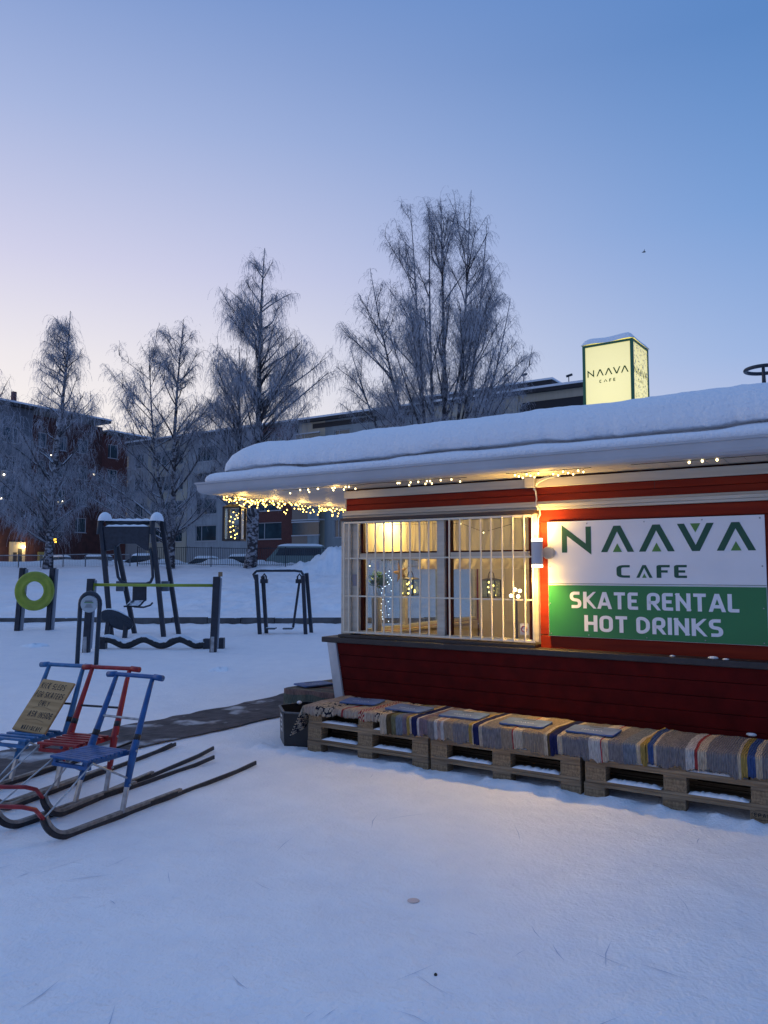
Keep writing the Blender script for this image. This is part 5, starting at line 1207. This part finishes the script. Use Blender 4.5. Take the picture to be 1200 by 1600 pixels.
MB().box(-82, -17.5, V9-.50, V9+11, 16.28, 16.46).build('roof_snow_layer', FSNOW, bB)
def rbox(u0, u1, v0, v1, z0, z1):
    MB().box(u0, u1, v0, v1, z0, z1).build('roof_hut', DARKB, bB); MB().box(u0-.1, u1+.1, v0-.1, v1+.1, z1, z1+.15).build('hut_snow', FSNOW, bB)
rbox(-36.5, -27.0, 61.5, 66, 16.4, 17.55); rbox(-26.8, -22.3, 61, 66, 16.4, 17.5); rbox(-59, -57, 62, 64, 16.4, 17.2)
ant = MB()
for u, h in ((-24.4, 18.0), (-20.5, 17.4)): ant.tube([(u, 60, 16.4), (u, 60, h)], .04, 6).tube([(u-.2, 60, h-.1), (u+.3, 60, h)], .1, 6)
ant.build('antenna', DARKM, bB)
# left brick block: facade looks along +u
AM = KM @ Matrix.Translation(Vector((-73, 55.2, 0))) @ Matrix.Rotation(R(90), 4, 'Z')    # local x -> +v, local -y -> +u
bA = bpy.data.objects.new('brick_block', None); col.objects.link(bA); bA.matrix_world = AM; ORG[bA.name] = ((0, 0, 0), AM)
tag(bA, 'dark brick apartment block with lit entrances at far left of the street', 'building')
rowsA = [(5.6+2.9*k, 7.2+2.9*k) for k in range(4)]
facade(bA, -8.6, -0.02, 0, 1.2, 17.6, rowsA, [(-7.9, -6.9), (-5.5, -4.5), (-3.2, -1.8)], DBRK)
facade(bA, -30, -8.65, -.15, 7.6, 18.0, [(8.5, 10.1), (11.4, 13), (14.3, 15.9)], [(-28, -25), (-22.5, -20), (-16.5, -14.6), (-11.8, -10.2)], mat('grimy_concrete', (.15, .16, .18), .9, var=.2, vscale=.7))
facade(bA, -30, -8.65, -.1, 1.2, 7.6, [], [], DBRK)
facade(bA, 0, 3.7, .3, 1.2, 16.9, rowsA, [(1.0, 2.4)], BRK)
MB().box(-30.5, .5, -.8, 12, 18.02, 18.3).build('roof', DARKB, bA); MB().box(-30.5, .5, -.85, 12, 18.3, 18.48).build('roof_snow_layer', FSNOW, bA)
MB().box(.55, 20, -.4, 10, 16.95, 17.25).build('roof', DARKB, bA); MB().box(.55, 20, -.45, 10, 17.25, 17.42).build('roof_snow_layer', FSNOW, bA)
MB().box(-9.6, -9.2, 2, 2.4, 18.4, 20.1).build('chimney', BRK, bA)
ent = mat('lit_entrance', (.55, .45, .28), .7)
for a, b in ((-10.75, -9.1), (-14.4, -12.5)):
    eo = MB().box(a, b, -.32, -.16, 1.9, 4.35).build('entrance', ent, bA)
    MB().box(a+.35, a+.75, -.335, -.325, 1.9, 3.3).box(b-.8, b-.35, -.335, -.325, 1.9, 3.7).build('door', DARKB, eo)
    MB().sphere((b-.3, -.45, 3.85), .15, 10).build('entrance_lamp', mat('entrance_glow', (1, .9, .6), .4, emit=(1, .82, .42), es=22), eo, smooth=True)
    light('entrance_light', 'POINT', (b-.3, -.75, 3.85), AM, 45, (1, .74, .35), bA, .15)
lampm = mat('spot_glow', (1, .9, .7), .4, emit=(1, .88, .65), es=8)
for x, z in ((-5.0, 8.8), (-7.7, 8.9), (-1.2, 12.1), (-11.6, 11.0), (-11.8, 8.6), (-6.5, 13.6)): MB().sphere((x, -.25, z), .09, 8).build('facade_lamp', lampm, bA)
MB().box(-7.6, -6.2, -.25, -.12, 1.9, 3.4).build('garage_door', mat('ochre_door', (.28, .24, .08), .7), bA)
# orange lit street sign lamp
sx_, sy_ = 60*(83-600)/1200., 60.
slp = empty('street_light', (sx_, sy_, gz(sx_, sy_)), WM, 'thin pole with a small glowing orange lamp behind the leftmost birch', 'street light')
MB().tube([(sx_, sy_, 1.7), (sx_, sy_, 4.0)], .04, 8).build('pole', DARKM, slp); MB().box(sx_-.22, sx_+.22, sy_-.12, sy_+.12, 3.68, 4.0).build('lamp_head', mat('sodium', (1, .6, .1), .4, emit=(1, .55, .03), es=6), slp, bev=.03)

# ------------------------------------------------------------------ parked cars under snow
def car(paint, van=False, ln=4.4, h=1.45):
    e_ = empty('parked_car', (0, 0, 0)); W = .86
    if van: P = [(-2.2, .35), (-2.22, .9), (-2.0, 1.12), (-1.35, 1.85), (-1.0, 1.93), (2.1, 1.93), (2.2, 1.75), (2.22, .35)]
    else: P = [(-2.15, .32), (-2.2, .62), (-2.05, .80), (-1.1, .92), (-.45, 1.36), (.9, 1.42), (1.55, 1.02), (2.05, .95), (2.15, .7), (2.12, .32)]
    vs = []; n_ = len(P)
    for k, (s_, i) in enumerate(((-W, 0), (W, 0))):
        for x, z in P: vs.append((x, s_*(1 if z < .95 else .84), z))
    MB().add(vs, [tuple(range(n_-1, -1, -1)), tuple(range(n_, 2*n_))] + [(i, (i+1) % n_, n_+(i+1) % n_, n_+i) for i in range(n_)][::1]).build('body', paint, e_, bev=.05)
    gl = MB(); Q = [(-.95, 1.0), (-.42, 1.30), (.75, 1.34), (1.25, 1.03)] if not van else [(-1.55, 1.2), (-1.2, 1.75), (1.9, 1.75), (1.9, 1.2)]
    for s_ in (-1, 1): gl.add([(x, s_*(W*.92+.012), z) for x, z in Q], [(0, 1, 2, 3)])
    gl.build('side_glass', DGLASS, e_)
    for x in (-1.35, 1.35):
        for s_ in (-1, 1):
            w_o = MB().lathe((x, s_*.80, .32), [(0, -.09), (.2, -.09), (.31, -.07), (.32, 0), (.31, .07), (.2, .09), (0, .09)], 18, axis=1).build('wheel', RUBB, e_)
    tz = 1.94 if van else 1.40; xa, xb = ((-1.4, 2.15) if van else (-.6, 1.1))
    def sf(a, b): 
        x = xa+(xb-xa)*a; y = (b*2-1)*W*.86; k = min(1, 6*a, 6*(1-a), 5*b+.0, 5*(1-b)); return (x, y, tz-.04+.20*k**.5)
    MB().grid(16, 10, sf).build('snow_cover', FSNOW, e_, smooth=True)
    if not van:
        MB().grid(10, 8, lambda a, b: (-2.1+1.0*a, (b*2-1)*W*.85, .80+.12*a+.13*min(1, 6*a, 6*(1-a), 6*b, 6*(1-b)))).build('snow_cover', FSNOW, e_, smooth=True)
        MB().grid(8, 8, lambda a, b: (1.5+.6*a, (b*2-1)*W*.85, .98+.13*min(1, 6*a, 6*(1-a), 6*b, 6*(1-b)))).build('snow_cover', FSNOW, e_, smooth=True)
    return e_
cd = car(mat('dark_car_paint', (.02, .025, .03), .35)); cg = car(mat('grey_car_paint', (.08, .09, .11), .35)); cvn = car(mat('pale_green_van_paint', (.20, .28, .27), .4), True)
def pc(e_, px, Y, a, label, dz=0): 
    x = (px-600)/1200*Y; e_.matrix_world = Matrix.Translation(Vector((x, Y, gz(x, Y)+dz))) @ Matrix.Rotation(R(a), 4, 'Z'); tag(e_, label, 'car', 'snow covered cars along the street')
pc(cvn, 463, 59.0, 4, 'pale green van under thick snow parked by the brick section', -.35)
pc(cd, 222, 61, 3, 'dark car under snow seen through the tall frame machine', -.55)
pc(cg, 150, 62, -2, 'grey car under snow right of the leftmost birch', -.55)
for px, lb_ in ((85, 'snow covered car directly behind the leftmost birch trunk'),): c_ = dup(cg); pc(c_, px, 61.5, 2, lb_, -.5)
for px, lb_ in ((318, 'dark car half buried left of the hanging lantern'), (372, 'dark car half buried between the lantern and the third birch'), (575, 'dark car hidden mostly by kiosk window')): c_ = dup(cd); pc(c_, px, 60, 2, lb_, -.7)

# ------------------------------------------------------------------ birches with hoar frost
BARK = mat('birch_bark', (.10, .09, .09), .9); 
def barkmat():
    m = BARK; n = m.node_tree; b = n.nodes['Principled BSDF']; t = n.nodes.new('ShaderNodeTexCoord'); mp = n.nodes.new('ShaderNodeMapping'); mp.inputs['Scale'].default_value = (3, 3, 4.5); n.links.new(t.outputs['Object'], mp.inputs[0])
    no = n.nodes.new('ShaderNodeTexNoise'); no.inputs['Scale'].default_value = 1.2; no.inputs['Detail'].default_value = 8; no.inputs['Roughness'].default_value = .65; n.links.new(mp.outputs[0], no.inputs['Vector'])
    rp = n.nodes.new('ShaderNodeValToRGB'); n.links.new(no.outputs[0], rp.inputs[0]); e0, e1 = rp.color_ramp.elements; e0.position = .47; e1.position = .56; e0.color = (.045, .04, .045, 1); e1.color = (.36, .36, .38, 1); n.links.new(rp.outputs[0], b.inputs['Base Color'])
barkmat(); LIMB = snowcap(mat('birch_limb', (.055, .050, .055), .9), .35, .8, 4)
TWIG = mat('frosted_twig', (.42, .42, .455), .9, var=.3, vscale=.6, spec=.1)
def birch(label, base, stems, env, seed, n1, dens=1., droop=1., r0=.32, low=.14, up=1.3):
    """stems: list of top points (dx,dy,h) ; env: list (h, left, right) crown half extents in metres about base x"""
    r_ = np.random.default_rng(seed); bx, by = base; bz = gz(bx, by)-.1
    e_ = empty('birch_tree', (bx, by, bz), WM, label, 'tree', 'frosted birches along the fence')
    tr_ = MB(); stemlines = []; stems = [(a_, b_, c_+.9) for a_, b_, c_ in stems]; env = [(q[0]+.8*min(1, q[0]/6), q[1], q[2]) for q in env]
    hs = [q[0] for q in env]; lf = [q[1] for q in env]; rt = [q[2] for q in env]; H = max(s_[2] for s_ in stems)
    for si, (dx, dy, h) in enumerate(stems):
        k = 14; pts = []; ph = r_.uniform(0, 6)
        fork = .0 if si == 0 else (.06 if len(stems) > 3 else .16)
        for i in range(k+1):
            t = i/k; z = h*t; q = max(0, (t-fork)/(1-fork)); bend = q**.75
            pts.append(Vector((dx*bend + .13*math.sin(t*5+ph), dy*bend + .13*math.cos(t*4+ph), z)))
        rs_l = [max(.014, (r0 if si == 0 else r0*.68)*(1-.93*(i/k)**.85)) for i in range(k+1)]
        rs_l[0] *= 1.25
        stemlines.append((pts, rs_l)); tr_.tube([p+Vector((bx, by, bz)) for p in pts], rs_l, 10)
    tr_.build('trunk', BARK, e_, smooth=True)
    lim = MB(); segs = [([q for q in pts[4:]], .3) for pts, _ in stemlines]                         # segs: list of (polyline) that carry twigs
    def curve(a, b, lift, n=8, wig=.12):
        a = Vector(a); b = Vector(b); mid = a.lerp(b, .45)+Vector((0, 0, lift)); out = []
        jx, jy, jz = r_.normal(0, wig, 3)
        for i in range(n+1):
            t = i/n; p = a*(1-t)**2+mid*2*t*(1-t)+b*t*t; s_ = math.sin(t*math.pi*1.5); out.append(p+Vector((jx*s_, jy*s_, jz*s_*.6)))
        return out
    for k in range(n1):
        si = int(r_.integers(len(stems))) if len(stems) > 1 else 0
        pts, rl_ = stemlines[si]; h = stems[si][2]
        z = H*(low + (.97-low)*r_.random()**.72); 
        if z > h*.99: z = h*r_.uniform(.5, .98)
        ang = r_.uniform(0, 2*math.pi); ca = math.cos(ang)
        ext = np.interp(z, hs, lf) if ca < 0 else np.interp(z, hs, rt)
        w_side = abs(ca)
        both = (np.interp(z, hs, lf)+np.interp(z, hs, rt))*.5
        rad = (ext*w_side + both*.9*(1-w_side))*(.30+.76*r_.random()**.8)
        tgt = Vector((rad*ca, rad*math.sin(ang)*.9, z))
        if len(stems) > 1:       # grow from the stem that already leans that way
            best = min(range(len(stems)), key=lambda q: abs(stems[q][0]*min(1, z/stems[q][2])-tgt.x*.75)+abs(r_.normal(0, 1.1))+(9 if stems[q][2] < z else 0))
            si = best; pts, rl_ = stemlines[si]; h = stems[si][2]
            rad = max(.8, math.hypot(tgt.x-stems[si][0]*min(1, z/h)**.75, tgt.y))
            if z > h*.98: continue
        # attach lower on the stem
        za = max(h*.10, z - rad*r_.uniform(up*.8, up*1.35) - .3); t = min(za/h, .96)
        i0 = min(int(t*14), 13); a = pts[i0].lerp(pts[i0+1], t*14-i0); rr = rl_[i0]
        if (tgt-a).length < .4: continue
        # spread in x relative to stem only if it goes outwards
        c = curve(a, tgt, .10*rad*r_.uniform(-1.2, .9)); l = sum((q-p).length for p, q in zip(c, c[1:]))
        r1 = min(rr*.55, .02+.013*l)
        lim.tube([p+Vector((bx, by, bz)) for p in c], [r1*(1-.85*i/8)+.006 for i in range(9)], 6, False)
        segs.append((c, .45))
        nb2 = int(l*2.0*dens)+2
        for j in range(nb2):
            t = r_.uniform(.22, 1)**.8*8; i0 = min(int(t), 7); p = c[i0].lerp(c[i0+1], t-i0); d = (c[i0+1]-c[i0]).normalized()
            sd = Vector(r_.normal(0, 1, 3)); sd.z = abs(sd.z)*.8; sd = (d*1.0+sd.normalized()*.8+Vector((0, 0, .25))).normalized(); l2 = l*r_.uniform(.16, .38)*(1.1-.35*t/8)+.25
            q = p+sd*l2; c2 = curve(p, q-Vector((0, 0, .15*l2*max(0, droop-.6))), .08*l2, 5, .04)
            lim.tube([s_+Vector((bx, by, bz)) for s_ in c2], [.022, .018, .015, .012, .010, .008], 4, False); segs.append((c2, 0))
    lim.build('limbs', LIMB, e_)
    # twigs: vectorised hanging ribbons
    starts = []; dirs = []
    for c, f0 in segs:
        n_ = len(c)-1; l = sum((q-p).length for p, q in zip(c, c[1:])); m_ = int(l*14*dens)+2
        t = (f0+(1-f0)*r_.random(m_))*n_; i0 = np.minimum(t.astype(int), n_-1); arr = np.array([tuple(p) for p in c]); fr = (t-i0)[:, None]
        starts.append(arr[i0]*(1-fr)+arr[i0+1]*fr); dirs.append(arr[i0+1]-arr[i0])
    S = np.concatenate(starts); D = np.concatenate(dirs); D /= np.linalg.norm(D, axis=1)[:, None]+1e-6; n_ = len(S)
    rd = r_.normal(0, 1, (n_, 3)); rd[:, 2] *= .5; d = D*.6+rd*.6+np.array([0, 0, .1]); d /= np.linalg.norm(d, axis=1)[:, None]
    ln = r_.uniform(.22, .8, n_)*(1.0 + .9*droop*(r_.random(n_) < .35)); k = 5
    P = [S]; cur = S.copy(); dd = d.copy()
    for i in range(k):
        dd = dd + np.array([0, 0, -1.])*(.20*droop+.26*i*droop) + r_.normal(0, .13, (n_, 3)); dd /= np.linalg.norm(dd, axis=1)[:, None]
        cur = cur + dd*(ln/k)[:, None]; P.append(cur.copy())
    co_l, f_l = [], []
    def ribbons(P, w0, w1):
        base_ = sum(len(c) for c in co_l); m_ = len(P); n2 = len(P[0]); sd = r_.normal(0, 1, (n2, 3)); sd[:, 2] *= .3; sd /= np.linalg.norm(sd, axis=1)[:, None]
        for i, p in enumerate(P):
            w_ = (w0+(w1-w0)*i/(m_-1)); co_l.append(p+sd*w_); co_l.append(p-sd*w_)
        idx = np.arange(n2)
        for i in range(m_-1):
            a = base_+2*i*n2+idx; b = a+n2; c = base_+2*(i+1)*n2+idx; e2 = c+n2; f_l.append(np.stack([a, c, e2, b], 1))
    ribbons(P, .0075, .0055)
    # side sprigs
    for i in range(1, k):
        mk = r_.random(n_) < .8; a = P[i][mk]; dv = (P[i+1]-P[i])[mk]; dv /= np.linalg.norm(dv, axis=1)[:, None]; q = dv*.6+r_.normal(0, .6, a.shape); q[:, 2] -= .25; q /= np.linalg.norm(q, axis=1)[:, None]
        L1 = r_.uniform(.08, .26, len(a))[:, None]; ribbons([a, a+q*L1*.5, a+q*L1+np.array([0, 0, -.25])*L1*droop], .006, .004)
    CO = np.concatenate(co_l)+np.array([0, 0, 0]); F = np.concatenate(f_l)
    me_ = bpy.data.meshes.new('twigs'); fastmesh(me_, CO, F); me_.materials.append(TWIG); o = bpy.data.objects.new('crown', me_); col.objects.link(o); o.parent = e_; ORG[o.name] = ORG[e_.name]
    return e_
s50 = 50/1200.
def env(base_px, base_y, rows): return [((base_y-y)*s50, (base_px-a)*s50, (b-base_px)*s50) for (y, a, b) in rows][::-1]
birch('slender birch at far left in front of the brick block', (-21.8, 50), [(.75, 0, 16.4)], env(76, 884, [(487, 86, 100), (520, 76, 106), (560, 62, 122), (600, 44, 140), (640, 8, 148), (700, -25, 150), (760, -25, 152), (810, 0, 140), (830, 40, 110)]), 1, 88, .85, 1.4, .30, .10, .75)
birch('twin topped birch standing between the far left birch and the tall one', (-14.0, 50), [(.6, 0, 15.8), (-1.8, .3, 14.4)], env(262, 882, [(500, 262, 288), (530, 205, 300), (560, 192, 314), (600, 172, 326), (640, 150, 335), (690, 120, 345), (740, 105, 350), (790, 140, 345), (820, 200, 310)]), 2, 88, .85, .8, .24, .17, .8)
birch('tall pointed birch just left of the kiosk with heavy drooping twigs', (-8.8, 50), [(.9, 0, 20.6), (-.9, .4, 14)], env(388, 885, [(388, 400, 420), (430, 380, 434), (470, 350, 462), (500, 328, 472), (560, 314, 500), (600, 312, 508), (640, 316, 504), (690, 300, 490), (740, 290, 480), (780, 318, 450), (800, 350, 420)]), 3, 135, .85, 1.5, .36, .23, .85)
birch('very large many stemmed birch rising behind the kiosk roof', (3.75, 50), [(.2, 0, 23.6), (-2.1, .5, 24.0), (2.2, -.4, 24.4), (-4.6, .6, 19.5), (4.6, 0, 17.2), (-.9, -1, 23.0), (3.3, .5, 22.8), (-6.0, .3, 14)], env(690, 885, [(298, 628, 755), (340, 612, 778), (380, 590, 780), (430, 584, 782), (455, 548, 822), (520, 532, 826), (570, 527, 842), (610, 530, 852), (660, 545, 835), (720, 570, 800)]), 4, 215, .8, .9, .30, .14, .95)
birch('leafless birch partly outside the left edge with arching branches', (-28.6, 51), [(.5, 0, 12.5)], [(0, .5, .5), (3, 2, 2.4), (6, 3, 3.6), (9, 3, 3.8), (11.5, 2, 3.4), (12.6, .4, .8)], 5, 30, .7, 1.3, .2, .14)

# small dark bird
bd = empty('bird', (20.9, 60, 27), WM, 'tiny dark bird flying alone in the upper right sky', 'bird')
bo = MB().tube([(20.72, 60, 27.0), (20.85, 60, 27.03), (20.98, 60, 27.04), (21.06, 60, 27.06)], [.01, .05, .045, .01], 8); bo.build('body', DARKM, bd, smooth=True)
MB().add([(20.85, 60, 27.05), (20.95, 60, 27.06), (20.86, 59.7, 27.18), (20.85, 60, 27.05), (20.95, 60, 27.06), (20.86, 60.3, 27.18)], [(0, 1, 2), (3, 5, 4)]).build('wing', DARKM, bd)
